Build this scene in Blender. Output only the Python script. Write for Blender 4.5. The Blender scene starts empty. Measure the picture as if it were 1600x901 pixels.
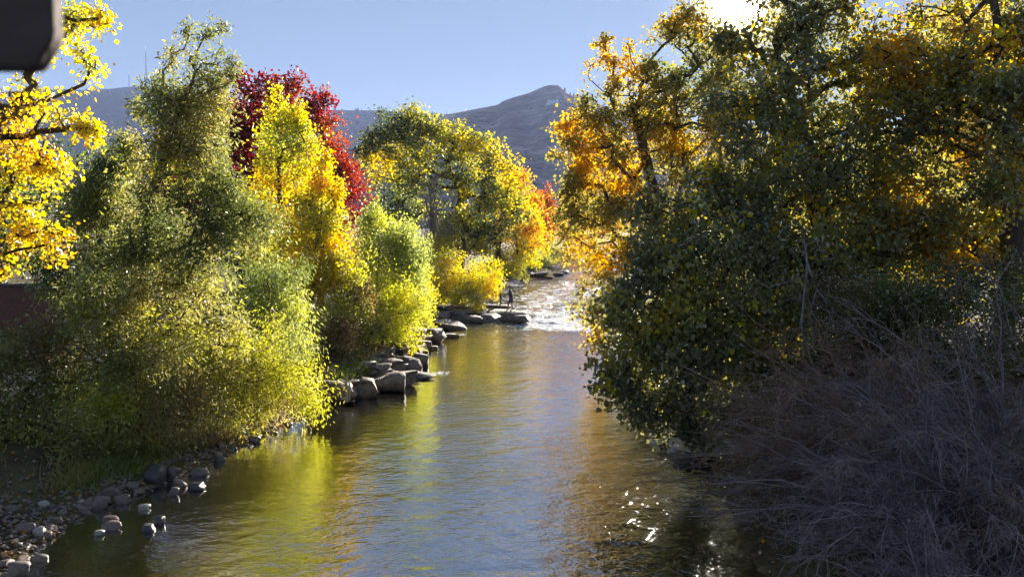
import bpy, bmesh, math
import numpy as np
from mathutils import Vector, Matrix

# ------------------------------------------------------------------ scene, camera, sky, sun
scene = bpy.context.scene
COL = scene.collection
R = math.radians
CAM_H, PITCH, FPX = 5.6, R(3.73), 1232.0
CX, CY = 800.0, 450.5
SUN_EL, SUN_AZ = R(15.2), R(15.8)          # azimuth measured from +Y towards +X

cam_data = bpy.data.cameras.new('camera')
cam = bpy.data.objects.new('camera', cam_data)
COL.objects.link(cam)
cam.location = (0, 0, CAM_H)
cam.rotation_euler = (math.pi / 2 - PITCH, 0, 0)
cam_data.sensor_width = 36.0
cam_data.lens = 36.0 * FPX / 1600.0
cam_data.clip_start = 0.05
cam_data.clip_end = 12000
cam_data.dof.use_dof = True
cam_data.dof.focus_distance = 45.0
cam_data.dof.aperture_fstop = 4.6
scene.camera = cam

scene.render.engine = 'CYCLES'
cy = scene.cycles
cy.use_denoising = True
cy.max_bounces = 8
cy.diffuse_bounces = 4
cy.glossy_bounces = 3
cy.transmission_bounces = 5
cy.transparent_max_bounces = 12
cy.volume_bounces = 0
cy.caustics_reflective = False
cy.caustics_refractive = False
cy.sample_clamp_indirect = 5.0
cy.use_adaptive_sampling = True
cy.adaptive_threshold = 0.015
scene.view_settings.view_transform = 'Standard'
scene.view_settings.look = 'None'
scene.view_settings.gamma = 1.0
scene.view_settings.exposure = 2.1

SUN_DIR = Vector((math.sin(SUN_AZ) * math.cos(SUN_EL), math.cos(SUN_AZ) * math.cos(SUN_EL), math.sin(SUN_EL)))
world = bpy.data.worlds.new('World')
scene.world = world
world.use_nodes = True
wn, wl_ = world.node_tree.nodes, world.node_tree.links
wn.clear()
w_out = wn.new('ShaderNodeOutputWorld')
w_bg = wn.new('ShaderNodeBackground')
w_sky = wn.new('ShaderNodeTexSky')
w_sky.sky_type = 'NISHITA'
w_sky.sun_disc = False
w_sky.sun_elevation = SUN_EL
w_sky.sun_rotation = SUN_AZ
w_sky.altitude = 2200
w_sky.air_density = 0.85
w_sky.dust_density = 0.15
w_sky.ozone_density = 5.0
w_bg.inputs['Strength'].default_value = 0.065
# the sun's own disc and its bright aureole, added to the sky at the sun's direction
w_tc = wn.new('ShaderNodeTexCoord')
w_dot = wn.new('ShaderNodeVectorMath'); w_dot.operation = 'DOT_PRODUCT'
w_dot.inputs[1].default_value = SUN_DIR
wl_.new(w_tc.outputs['Generated'], w_dot.inputs[0])
w_clamp = wn.new('ShaderNodeMath'); w_clamp.operation = 'MAXIMUM'; w_clamp.inputs[1].default_value = 0.0
wl_.new(w_dot.outputs['Value'], w_clamp.inputs[0])
def w_lobe(power, gain):
    p = wn.new('ShaderNodeMath'); p.operation = 'POWER'; p.inputs[1].default_value = power
    wl_.new(w_clamp.outputs[0], p.inputs[0])
    g = wn.new('ShaderNodeMath'); g.operation = 'MULTIPLY'; g.inputs[1].default_value = gain
    wl_.new(p.outputs[0], g.inputs[0])
    return g
w_a, w_b = w_lobe(9000.0, 700.0), w_lobe(1000.0, 7.0)
w_s = wn.new('ShaderNodeMath'); w_s.operation = 'ADD'
wl_.new(w_a.outputs[0], w_s.inputs[0]); wl_.new(w_b.outputs[0], w_s.inputs[1])
w_col = wn.new('ShaderNodeVectorMath'); w_col.operation = 'SCALE'
w_col.inputs[0].default_value = (1.0, 0.93, 0.82)
wl_.new(w_s.outputs[0], w_col.inputs['Scale'])
w_add = wn.new('ShaderNodeVectorMath'); w_add.operation = 'ADD'
w_wb = wn.new('ShaderNodeVectorMath'); w_wb.operation = 'MULTIPLY'
w_wb.inputs[1].default_value = (0.94, 0.98, 1.08)
w_gm = wn.new('ShaderNodeGamma'); w_gm.inputs['Gamma'].default_value = 0.40
wl_.new(w_sky.outputs[0], w_gm.inputs['Color']); wl_.new(w_gm.outputs[0], w_wb.inputs[0]); wl_.new(w_wb.outputs[0], w_add.inputs[0]); wl_.new(w_col.outputs[0], w_add.inputs[1])
wl_.new(w_add.outputs[0], w_bg.inputs['Color'])
wl_.new(w_bg.outputs[0], w_out.inputs['Surface'])

sun_data = bpy.data.lights.new('sun', 'SUN')
sun_data.energy = 5.0
sun_data.angle = R(0.53)
sun_data.color = (1.0, 0.90, 0.76)
sun = bpy.data.objects.new('sun', sun_data)
COL.objects.link(sun)
sun.rotation_euler = SUN_DIR.to_track_quat('Z', 'Y').to_euler()
sun.location = SUN_DIR * 60

# ------------------------------------------------------------------ small maths
def at(u, v, Y):
    """world point seen at photo pixel (u, v) that lies at depth Y"""
    a, b = (u - CX) / FPX, (CY - v) / FPX
    dy = math.cos(PITCH) + math.sin(PITCH) * b
    dz = -math.sin(PITCH) + math.cos(PITCH) * b
    return np.array((a / dy * Y, Y, CAM_H + dz / dy * Y))

def _hash(ix, iy, iz, seed):
    n = (ix * 374761393 + iy * 668265263 + iz * 2147483647 + seed * 1274126177) & 0xffffffff
    n = ((n ^ (n >> 13)) * 1274126177) & 0xffffffff
    n = n ^ (n >> 16)
    return (n & 0xffffff) / float(0xffffff)

def vnoise(p, seed=0):
    """smooth value noise 0..1 for an (N, 3) array"""
    p = np.asarray(p, float)
    i = np.floor(p).astype(np.int64)
    f = p - i
    f = f * f * (3 - 2 * f)
    r = 0
    for dx in (0, 1):
        for dy in (0, 1):
            for dz in (0, 1):
                w = (f[:, 0] if dx else 1 - f[:, 0]) * (f[:, 1] if dy else 1 - f[:, 1]) * (f[:, 2] if dz else 1 - f[:, 2])
                r = r + w * _hash(i[:, 0] + dx, i[:, 1] + dy, i[:, 2] + dz, seed)
    return r

def fbm(p, seed=0, octaves=4):
    a, s, t = 0.5, 0, 0
    p = np.asarray(p, float).copy()
    for o in range(octaves):
        s = s + a * vnoise(p, seed + o); t += a
        a *= 0.5; p = p * 2.03 + 17.1
    return s / t

# ------------------------------------------------------------------ mesh helpers
def mesh_np(name, verts, faces, mats=(), smooth=False, colors=None, attr='leaf_colour', midx=None):
    """verts (N,3); faces (M,k) constant k or list of arrays"""
    me = bpy.data.meshes.new(name)
    verts = np.ascontiguousarray(verts, np.float32)
    if isinstance(faces, np.ndarray):
        faces = [faces]
    faces = [f for f in faces if len(f)]
    tot = np.concatenate([np.full(len(f), f.shape[1], np.int32) for f in faces])
    idx = np.concatenate([f.ravel() for f in faces]).astype(np.int32)
    me.vertices.add(len(verts)); me.vertices.foreach_set('co', verts.ravel())
    me.loops.add(len(idx)); me.loops.foreach_set('vertex_index', idx)
    me.polygons.add(len(tot))
    start = np.zeros(len(tot), np.int32); start[1:] = np.cumsum(tot)[:-1]
    me.polygons.foreach_set('loop_start', start)
    me.polygons.foreach_set('loop_total', tot)
    if midx is not None:
        me.polygons.foreach_set('material_index', np.asarray(midx, np.int32))
    me.update(calc_edges=True)
    me.polygons.foreach_set('use_smooth', np.full(len(tot), bool(smooth)))
    if colors is not None:
        a = me.attributes.new(attr, 'FLOAT_COLOR', 'FACE')
        c = np.ones((len(tot), 4), np.float32); c[:, :3] = colors
        a.data.foreach_set('color', c.ravel())
    for m in mats:
        me.materials.append(m)
    return me

def link(name, data, parent=None, loc=None):
    o = bpy.data.objects.new(name, data)
    COL.objects.link(o)
    if parent is not None:
        o.parent = parent
    if loc is not None:
        o.location = loc
    return o

def tag(o, label=None, cat=None, group=None, kind=None):
    if label: o['label'] = label
    if cat: o['category'] = cat
    if group: o['group'] = group
    if kind: o['kind'] = kind
    return o

def tubes(p0, p1, r0, r1, n=5):
    """tapered prisms between point arrays -> verts, quads"""
    p0, p1 = np.asarray(p0, float), np.asarray(p1, float)
    r0, r1 = np.asarray(r0, float), np.asarray(r1, float)
    d = p1 - p0
    L = np.linalg.norm(d, axis=1, keepdims=True); L[L == 0] = 1e-6
    d = d / L
    ref = np.where(np.abs(d[:, 2:3]) < 0.9, np.array([[0, 0, 1.0]]), np.array([[1.0, 0, 0]]))
    a = np.cross(d, ref); a /= np.linalg.norm(a, axis=1, keepdims=True)
    b = np.cross(d, a)
    th = np.arange(n) * 2 * np.pi / n
    ring = a[:, None, :] * np.cos(th)[None, :, None] + b[:, None, :] * np.sin(th)[None, :, None]
    v0 = p0[:, None, :] + ring * r0[:, None, None]
    v1 = p1[:, None, :] + ring * r1[:, None, None]
    V = np.concatenate([v0, v1], axis=1).reshape(-1, 3)
    k = np.arange(n); k2 = (k + 1) % n
    q = np.stack([k, k + n, k2 + n, k2], axis=1)
    F = (np.arange(len(p0)) * 2 * n)[:, None, None] + q[None]
    return V, F.reshape(-1, 4)

def chain(P, rad, n=12, seed=0, rough=0.10):
    """one continuous tapering tube through the points P, with uneven bark"""
    P = np.asarray(P, float); K = len(P)
    t = np.gradient(P, axis=0); t /= np.linalg.norm(t, axis=1, keepdims=True)
    a = np.cross(t[0], (0, 1.0, 0.2)); a /= np.linalg.norm(a)
    th = np.arange(n) * 2 * np.pi / n
    V = np.zeros((K, n, 3))
    for k in range(K):
        a = a - t[k] * (a @ t[k]); a /= np.linalg.norm(a)
        b = np.cross(t[k], a)
        q = np.stack([np.cos(th) * 1.6, np.sin(th) * 1.6, np.full(n, k * 0.35)], 1) + seed
        r = rad[k] * (1 + rough * 2 * (vnoise(q * np.array((2.2, 2.2, 0.5)), seed) - 0.5))
        V[k] = P[k] + (a[None] * np.cos(th)[:, None] + b[None] * np.sin(th)[:, None]) * r[:, None]
    i = (np.arange(K - 1) * n)[:, None]; j = np.arange(n)[None]; j2 = (j + 1) % n
    F = np.stack([i + j, i + j2, i + n + j2, i + n + j], -1).reshape(-1, 4)
    return V.reshape(-1, 3), F

# ------------------------------------------------------------------ materials
def new_mat(name):
    m = bpy.data.materials.new(name); m.use_nodes = True
    nt = m.node_tree; nt.nodes.clear()
    return m, nt.nodes, nt.links, nt.nodes.new('ShaderNodeOutputMaterial')

def ramp(N, stops):
    r = N.new('ShaderNodeValToRGB')
    e = r.color_ramp.elements
    while len(e) < len(stops): e.new(0.5)
    for k, (p, c) in enumerate(stops):
        e[k].position = p; e[k].color = (*c, 1) if len(c) == 3 else c
    return r

def leaf_material():
    m, N, L, out = new_mat('leaf')
    at_ = N.new('ShaderNodeAttribute'); at_.attribute_name = 'leaf_colour'
    df = N.new('ShaderNodeBsdfDiffuse')
    tr = N.new('ShaderNodeBsdfTranslucent')
    hs = N.new('ShaderNodeHueSaturation'); hs.inputs['Saturation'].default_value = 1.1; hs.inputs['Value'].default_value = 1.35
    L.new(at_.outputs['Color'], df.inputs['Color'])
    L.new(at_.outputs['Color'], hs.inputs['Color'])
    L.new(hs.outputs[0], tr.inputs['Color'])
    mx = N.new('ShaderNodeMixShader'); mx.inputs[0].default_value = 0.55
    L.new(df.outputs[0], mx.inputs[1]); L.new(tr.outputs[0], mx.inputs[2])
    gl = N.new('ShaderNodeBsdfGlossy'); gl.inputs['Roughness'].default_value = 0.58
    gl.inputs['Color'].default_value = (1.0, 0.97, 0.9, 1)
    fr = N.new('ShaderNodeFresnel'); fr.inputs['IOR'].default_value = 1.42
    sc = N.new('ShaderNodeMath'); sc.operation = 'MULTIPLY'; sc.inputs[1].default_value = 0.24
    L.new(fr.outputs[0], sc.inputs[0])
    m2 = N.new('ShaderNodeMixShader')
    L.new(sc.outputs[0], m2.inputs[0]); L.new(mx.outputs[0], m2.inputs[1]); L.new(gl.outputs[0], m2.inputs[2])
    L.new(m2.outputs[0], out.inputs[0])
    return m

def rough_mat(name, stops, scale=4.0, bump=0.4, rough=0.85, stretch=(1, 1, 1), detail=6, bump_scale=None, bdist=0.03, spec=0.3):
    m, N, L, out = new_mat(name)
    tc = N.new('ShaderNodeTexCoord')
    mp = N.new('ShaderNodeMapping'); mp.inputs['Scale'].default_value = stretch
    L.new(tc.outputs['Object'], mp.inputs[0])
    nz = N.new('ShaderNodeTexNoise'); nz.inputs['Scale'].default_value = scale; nz.inputs['Detail'].default_value = detail
    nz.inputs['Roughness'].default_value = 0.62
    L.new(mp.outputs[0], nz.inputs['Vector'])
    rp = ramp(N, stops)
    L.new(nz.outputs['Fac'], rp.inputs[0])
    pb = N.new('ShaderNodeBsdfPrincipled')
    pb.inputs['Roughness'].default_value = rough
    pb.inputs['Specular IOR Level'].default_value = spec
    L.new(rp.outputs[0], pb.inputs['Base Color'])
    n2 = N.new('ShaderNodeTexNoise'); n2.inputs['Scale'].default_value = bump_scale or scale * 3; n2.inputs['Detail'].default_value = 5
    L.new(mp.outputs[0], n2.inputs['Vector'])
    bp = N.new('ShaderNodeBump'); bp.inputs['Strength'].default_value = bump; bp.inputs['Distance'].default_value = bdist
    L.new(n2.outputs['Fac'], bp.inputs['Height'])
    L.new(bp.outputs[0], pb.inputs['Normal'])
    L.new(pb.outputs[0], out.inputs[0])
    return m

M_LEAF = leaf_material()
M_BARK = rough_mat('bark', [(0.3, (0.035, 0.026, 0.02)), (0.55, (0.10, 0.078, 0.06)), (0.75, (0.19, 0.155, 0.125))], 5, 0.9, 0.9, (1, 1, 0.25), bdist=0.05)
M_TWIG = rough_mat('twig_bark', [(0.3, (0.10, 0.075, 0.08)), (0.6, (0.21, 0.165, 0.165)), (0.8, (0.32, 0.26, 0.25))], 3, 0.2, 0.8)
M_DEAD = rough_mat('dead_wood', [(0.3, (0.16, 0.135, 0.12)), (0.6, (0.30, 0.26, 0.235)), (0.8, (0.42, 0.37, 0.33))], 6, 0.5, 0.85, (1, 1, 0.3))
M_DRIFT = rough_mat('driftwood', [(0.3, (0.35, 0.29, 0.22)), (0.6, (0.58, 0.51, 0.41)), (0.8, (0.7, 0.63, 0.53))], 8, 0.5, 0.85, (1, 1, 0.2))
M_TIMBER = rough_mat('weathered_timber', [(0.3, (0.05, 0.035, 0.032)), (0.55, (0.11, 0.08, 0.072)), (0.8, (0.2, 0.155, 0.14))], 14, 0.7, 0.8, (0.15, 1, 1), bdist=0.004)
M_ROCK = rough_mat('boulder_rock', [(0.3, (0.05, 0.042, 0.036)), (0.5, (0.15, 0.12, 0.10)), (0.68, (0.27, 0.22, 0.18)), (0.9, (0.38, 0.32, 0.27))], 2.2, 0.8, 0.75, bump_scale=9, bdist=0.06)
M_SLAB = rough_mat('ledge_rock', [(0.25, (0.05, 0.045, 0.045)), (0.5, (0.14, 0.12, 0.11)), (0.8, (0.30, 0.26, 0.22))], 2.0, 0.8, 0.7, (1, 1, 3), bump_scale=8, bdist=0.06)

def cobble_mat(name, a, b):
    return rough_mat(name, [(0.3, a), (0.7, b)], 6, 0.25, 0.5, bump_scale=30, bdist=0.01, spec=0.5)
M_COB = [cobble_mat('cobble_grey', (0.10, 0.08, 0.065), (0.25, 0.205, 0.17)), cobble_mat('cobble_tan', (0.11, 0.08, 0.06), (0.26, 0.20, 0.15)),
         cobble_mat('cobble_dark', (0.04, 0.04, 0.04), (0.10, 0.10, 0.10)), cobble_mat('cobble_pale', (0.26, 0.24, 0.21), (0.44, 0.41, 0.36)),
         cobble_mat('cobble_rose', (0.12, 0.08, 0.07), (0.24, 0.17, 0.15))]

M_WET = rough_mat('wet_grey_rock', [(0.3, (0.22, 0.21, 0.21)), (0.7, (0.42, 0.40, 0.39))], 3, 0.6, 0.32, bump_scale=9, bdist=0.04, spec=0.6)

def ground_material():
    m, N, L, out = new_mat('bank_soil')
    tc = N.new('ShaderNodeTexCoord')
    n1 = N.new('ShaderNodeTexNoise'); n1.inputs['Scale'].default_value = 0.6; n1.inputs['Detail'].default_value = 8
    L.new(tc.outputs['Object'], n1.inputs['Vector'])
    r1 = ramp(N, [(0.3, (0.045, 0.034, 0.022)), (0.5, (0.09, 0.07, 0.042)), (0.62, (0.10, 0.10, 0.045)), (0.8, (0.17, 0.135, 0.085))])
    L.new(n1.outputs['Fac'], r1.inputs[0])
    # stony river bed below the water line
    vo = N.new('ShaderNodeTexVoronoi'); vo.inputs['Scale'].default_value = 3.2; vo.inputs['Randomness'].default_value = 1
    L.new(tc.outputs['Object'], vo.inputs['Vector'])
    sp = N.new('ShaderNodeSeparateColor'); L.new(vo.outputs['Color'], sp.inputs[0])
    r2 = ramp(N, [(0.0, (0.09, 0.065, 0.03)), (0.5, (0.24, 0.175, 0.085)), (0.85, (0.38, 0.28, 0.14)), (1.0, (0.52, 0.42, 0.26))])
    L.new(sp.outputs[0], r2.inputs[0])
    n3 = N.new('ShaderNodeTexNoise'); n3.inputs['Scale'].default_value = 1.1; n3.inputs['Detail'].default_value = 5
    L.new(tc.outputs['Object'], n3.inputs['Vector'])
    r3 = ramp(N, [(0.35, (0.35, 0.33, 0.25)), (0.65, (1.0, 0.95, 0.85))])
    L.new(n3.outputs['Fac'], r3.inputs[0])
    mu = N.new('ShaderNodeMix'); mu.data_type = 'RGBA'; mu.blend_type = 'MULTIPLY'; mu.inputs[0].default_value = 1
    L.new(r2.outputs[0], mu.inputs[6]); L.new(r3.outputs[0], mu.inputs[7])
    at_ = N.new('ShaderNodeAttribute'); at_.attribute_name = 'bed'
    mx = N.new('ShaderNodeMix'); mx.data_type = 'RGBA'
    L.new(at_.outputs['Fac'], mx.inputs[0]); L.new(r1.outputs[0], mx.inputs[6]); L.new(mu.outputs[2], mx.inputs[7])
    pb = N.new('ShaderNodeBsdfPrincipled'); pb.inputs['Roughness'].default_value = 0.95; pb.inputs['Specular IOR Level'].default_value = 0.15
    L.new(mx.outputs[2], pb.inputs['Base Color'])
    n4 = N.new('ShaderNodeTexNoise'); n4.inputs['Scale'].default_value = 7; n4.inputs['Detail'].default_value = 7
    L.new(tc.outputs['Object'], n4.inputs['Vector'])
    bp = N.new('ShaderNodeBump'); bp.inputs['Strength'].default_value = 0.8; bp.inputs['Distance'].default_value = 0.08
    L.new(n4.outputs['Fac'], bp.inputs['Height']); L.new(bp.outputs[0], pb.inputs['Normal'])
    L.new(pb.outputs[0], out.inputs[0])
    return m

def water_material():
    m, N, L, out = new_mat('river_water')
    tc = N.new('ShaderNodeTexCoord')
    mp = N.new('ShaderNodeMapping'); mp.inputs['Scale'].default_value = (1.0, 1.35, 1.0)
    L.new(tc.outputs['Object'], mp.inputs[0])
    n1 = N.new('ShaderNodeTexNoise'); n1.inputs['Scale'].default_value = 3.2; n1.inputs['Detail'].default_value = 3; n1.inputs['Distortion'].default_value = 0.6
    n2 = N.new('ShaderNodeTexNoise'); n2.inputs['Scale'].default_value = 8; n2.inputs['Detail'].default_value = 2; n2.inputs['Distortion'].default_value = 0.4
    L.new(mp.outputs[0], n1.inputs['Vector']); L.new(mp.outputs[0], n2.inputs['Vector'])
    rp = N.new('ShaderNodeAttribute'); rp.attribute_name = 'chop'
    b1 = N.new('ShaderNodeBump'); b1.inputs['Distance'].default_value = 0.14
    b2 = N.new('ShaderNodeBump'); b2.inputs['Distance'].default_value = 0.06
    st = N.new('ShaderNodeMath'); st.operation = 'MULTIPLY_ADD'; st.inputs[1].default_value = 0.95; st.inputs[2].default_value = 0.05; st.use_clamp = True
    L.new(rp.outputs['Fac'], st.inputs[0])
    L.new(st.outputs[0], b1.inputs['Strength']); L.new(st.outputs[0], b2.inputs['Strength'])
    L.new(n1.outputs['Fac'], b1.inputs['Height']); L.new(n2.outputs['Fac'], b2.inputs['Height'])
    L.new(b1.outputs[0], b2.inputs['Normal'])
    fr = N.new('ShaderNodeFresnel'); fr.inputs['IOR'].default_value = 1.4
    L.new(b2.outputs[0], fr.inputs['Normal'])
    tp = N.new('ShaderNodeBsdfTransparent'); tp.inputs['Color'].default_value = (0.84, 0.72, 0.46, 1)
    df = N.new('ShaderNodeBsdfDiffuse'); df.inputs['Color'].default_value = (0.05, 0.045, 0.022, 1)
    bd = N.new('ShaderNodeMixShader'); bd.inputs[0].default_value = 0.2
    L.new(tp.outputs[0], bd.inputs[1]); L.new(df.outputs[0], bd.inputs[2])
    gl = N.new('ShaderNodeBsdfGlossy'); rg = N.new('ShaderNodeMath'); rg.operation = 'MULTIPLY_ADD'; rg.inputs[1].default_value = 0.04; rg.inputs[2].default_value = 0.03
    L.new(rp.outputs['Fac'], rg.inputs[0]); L.new(rg.outputs[0], gl.inputs['Roughness'])
    L.new(b2.outputs[0], gl.inputs['Normal'])
    mx = N.new('ShaderNodeMixShader')
    rf = N.new('ShaderNodeMath'); rf.operation = 'MULTIPLY_ADD'; rf.inputs[1].default_value = 1.3; rf.inputs[2].default_value = 0.48; rf.use_clamp = True
    rb = N.new('ShaderNodeMath'); rb.operation = 'MULTIPLY_ADD'; rb.inputs[1].default_value = -0.4; rb.inputs[2].default_value = 0.52; rb.use_clamp = True
    L.new(rp.outputs['Fac'], rb.inputs[0]); L.new(rb.outputs[0], rf.inputs[2])
    L.new(fr.outputs[0], rf.inputs[0]); L.new(rf.outputs[0], mx.inputs[0]); L.new(bd.outputs[0], mx.inputs[1]); L.new(gl.outputs[0], mx.inputs[2])
    # broken white water
    fo = N.new('ShaderNodeAttribute'); fo.attribute_name = 'foam'
    n3 = N.new('ShaderNodeTexNoise'); n3.inputs['Scale'].default_value = 5.5; n3.inputs['Detail'].default_value = 5
    L.new(mp.outputs[0], n3.inputs['Vector'])
    ad = N.new('ShaderNodeMath'); ad.operation = 'ADD'
    L.new(fo.outputs['Fac'], ad.inputs[0]); L.new(n3.outputs['Fac'], ad.inputs[1])
    mr = N.new('ShaderNodeMapRange'); mr.inputs['From Min'].default_value = 0.88; mr.inputs['From Max'].default_value = 0.98
    L.new(ad.outputs[0], mr.inputs['Value'])
    fm = N.new('ShaderNodeBsdfDiffuse'); fm.inputs['Color'].default_value = (0.66, 0.68, 0.70, 1)
    L.new(b2.outputs[0], fm.inputs['Normal'])
    m3 = N.new('ShaderNodeMixShader')
    L.new(mr.outputs[0], m3.inputs[0]); L.new(mx.outputs[0], m3.inputs[1]); L.new(fm.outputs[0], m3.inputs[2])
    L.new(m3.outputs[0], out.inputs[0])
    return m

M_GROUND, M_WATER = ground_material(), water_material()

# ------------------------------------------------------------------ river course and land
LY = np.array([-30, 10, 13, 16, 17.2, 19.2, 21.5, 24.2, 28, 31.4, 39, 46, 52, 60, 69, 85, 98, 104, 111, 130, 170, 200, 260, 400, 900])
LX = np.array([-7.5, -8.2, -8.5, -8.7, -8.0, -7.5, -7.0, -6.6, -5.8, -4.6, -4.6, -4.7, -5.2, -4.2, -2.6, -1.0, 0.4, 3.0, 5.4, 7.0, 10, 12, 20, 40, 120])
RY = np.array([-30, 13, 20, 30, 50, 69, 98, 111, 130, 170, 200, 260, 400, 900])
RX = np.array([3.9, 4.1, 5.0, 7.2, 9.2, 10.8, 13.5, 16, 19, 26, 31, 42, 66, 170])
def xl(y): return np.interp(y, LY, LX)
def xr(y): return np.interp(y, RY, RX)
def wlev(y): return np.interp(y, [-50, 50, 57, 100, 107, 200, 900], [0, 0, 0.16, 0.30, 0.75, 1.9, 12])

def ground_z(x, y):
    x, y = np.asarray(x, float), np.asarray(y, float)
    dl, dr = xl(y) - x, x - xr(y)
    steep = np.clip(1 - np.abs(y - 40) / 16, 0, 1)
    zl = np.interp(dl, [0, 1, 3, 6, 12, 40, 300, 3000], [0, 0.20, 0.75, 1.35, 1.9, 2.6, 6, 40]) + steep * np.interp(dl, [0, 0.8, 3, 12], [0, 0.7, 0.45, 0])
    zr = np.interp(dr, [0, 1, 3, 8, 40, 300, 3000], [0, 0.35, 1.0, 1.6, 2.6, 6, 40])
    inside = -np.maximum(np.minimum(-dl, -dr), 0)
    zb = -0.62 * (1 - np.exp(inside / 1.6))
    z = np.where(dl > 0, zl, np.where(dr > 0, zr, zb))
    p = np.stack([x.ravel(), y.ravel(), np.zeros(x.size)], 1)
    n = (fbm(p * 0.9, 5, 3) - 0.5).reshape(x.shape)
    return z + wlev(y) + n * 0.22 * np.clip(np.maximum(dl, dr), 0.15, 1.2)

def gz(x, y): return float(ground_z(np.array([x]), np.array([y]))[0])

def hit(u, v, y0=9.0, y1=140.0):
    """where the sight line through a photo pixel meets the land"""
    Y = np.geomspace(y0, y1, 900)
    a, b = at(u, v, 1.0), at(u, v, 2.0)
    x = a[0] * Y
    z = CAM_H + (b[2] - a[2]) * Y
    g = np.maximum(ground_z(x, Y), wlev(Y))
    k = np.argmax(z <= g)
    if z[k] > g[k]: k = len(Y) - 1
    return np.array((x[k], Y[k], g[k]))

def axis(segments):
    out = []
    for a, b, s in segments:
        out.append(np.arange(a, b, s))
    out.append([segments[-1][1]])
    return np.concatenate(out)

gx = axis([(-3500, -400, 300), (-400, -60, 20), (-60, -16, 1.5), (-16, 14, 0.3), (14, 40, 1.2), (40, 200, 10), (200, 3500, 300)])
gy = axis([(-300, -20, 20), (-20, 8, 2), (8, 60, 0.35), (60, 130, 1.0), (130, 300, 6), (300, 3600, 150)])
GX, GY = np.meshgrid(gx, gy)
GZ = ground_z(GX, GY)
def grid_faces(nx, ny):
    i = np.arange(nx - 1)[None, :] + nx * np.arange(ny - 1)[:, None]
    return np.stack([i, i + 1, i + 1 + nx, i + nx], -1).reshape(-1, 4)
gm = mesh_np('ground', np.stack([GX, GY, GZ], -1).reshape(-1, 3), grid_faces(len(gx), len(gy)), [M_GROUND], smooth=True)
bed = np.clip((0.12 - (GZ - wlev(GY))) / 0.2, 0, 1).ravel().astype(np.float32)
ba = gm.attributes.new('bed', 'FLOAT', 'POINT'); ba.data.foreach_set('value', bed)
tag(link('ground', gm), kind='structure')

# water: a rippled sheet that follows the channel
wy = [-30.0]
while wy[-1] < 300:
    y = wy[-1]
    wy.append(y + (1.0 if y < 8 else float(np.interp(y, [8, 25, 60, 120, 300], [0.07, 0.09, 0.20, 0.5, 2.0]))))
wy = np.array(wy)
NWX = 150
s = np.linspace(0, 1, NWX)
WX = (xl(wy) - 1.6)[:, None] * (1 - s)[None] + (xr(wy) + 1.6)[:, None] * s[None]
WY = np.repeat(wy[:, None], NWX, 1)
P = np.stack([WX, WY, np.zeros_like(WX)], -1).reshape(-1, 3)
chop = np.interp(WY, [-30, 20, 36, 44, 53, 60, 95, 101, 104, 112, 120, 300], [0.07, 0.06, 0.09, 0.24, 0.62, 0.9, 0.75, 0.2, 0.25, 0.9, 0.8, 0.8]).ravel()
tongue = np.exp(-((P[:, 0] - 3.2) / 3.0) ** 2 - ((P[:, 1] - 51.5) / 4.5) ** 2)
near_left = np.clip(1 - (P[:, 0] - xl(P[:, 1])) / 4.5, 0, 1) * (P[:, 1] < 46)
patch = np.clip(fbm(P * np.array([0.35, 0.16, 1]), 71, 3) * 3.0 - 1.1, 0, 1)
chop = np.clip(chop + 0.5 * tongue + (0.16 * patch + 0.04) * np.clip((P[:, 0] - xl(P[:, 1]) - 2.5) / 3.5, 0, 1) * (P[:, 1] < 50) - 0.05 * near_left, 0.015, 1)
w1 = fbm(P * np.array([0.8, 1.1, 1]), 11, 3) - 0.5
w2 = fbm(P * np.array([2.2, 3.0, 1]), 23, 2) - 0.5
w3 = vnoise(P * np.array([5.0, 6.5, 1]), 31) - 0.5
far = np.clip((120 - P[:, 1]) / 60, 0.2, 1)
WZ = wlev(WY).ravel() + (w1 * 0.05 + w2 * 0.035) * (0.12 + 3.4 * chop) + w3 * 0.05 * chop * far
wm = mesh_np('river', np.stack([P[:, 0], P[:, 1], WZ], -1), grid_faces(NWX, len(wy)), [M_WATER], smooth=True)
foam = 0.30 * np.clip((chop - 0.3) / 0.6, 0, 1) + 0.36 * tongue + 0.25 * np.exp(-((P[:, 1] - 106) / 3) ** 2)
foam += 1.2 * np.clip(w2, 0, 1) * chop + 0.5 * (fbm(P * np.array([0.5, 0.8, 1]), 83, 3) - 0.55) * chop
for bu, bv, rad in ((688, 583, 0.7), (676, 545, 0.5), (720, 523, 0.5)):
    b_ = at(bu, bv, 0); b_ = hit(bu, bv)
    foam += 0.45 * np.exp(-((P[:, 0] - b_[0]) ** 2 + ((P[:, 1] - b_[1]) * 0.7) ** 2) / rad ** 2)
for nm, arr in (('chop', chop), ('foam', foam)):
    a_ = wm.attributes.new(nm, 'FLOAT', 'POINT'); a_.data.foreach_set('value', np.ascontiguousarray(arr, np.float32))
tag(link('river', wm), kind='structure')

# gravel path behind the bank
M_PATH = rough_mat('gravel_path', [(0.3, (0.30, 0.25, 0.19)), (0.7, (0.46, 0.40, 0.32))], 9, 0.4, 0.95)
py_ = np.arange(6, 75, 0.5)
pc = xl(py_) - 6.8
px_ = pc[:, None] + np.linspace(-1.3, 1.3, 7)[None]
pyy = np.repeat(py_[:, None], 7, 1)
pm = mesh_np('path', np.stack([px_, pyy, ground_z(px_, pyy) + 0.05], -1).reshape(-1, 3), grid_faces(7, len(py_)), [M_PATH], smooth=True)
tag(link('path', pm), kind='structure')

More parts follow.
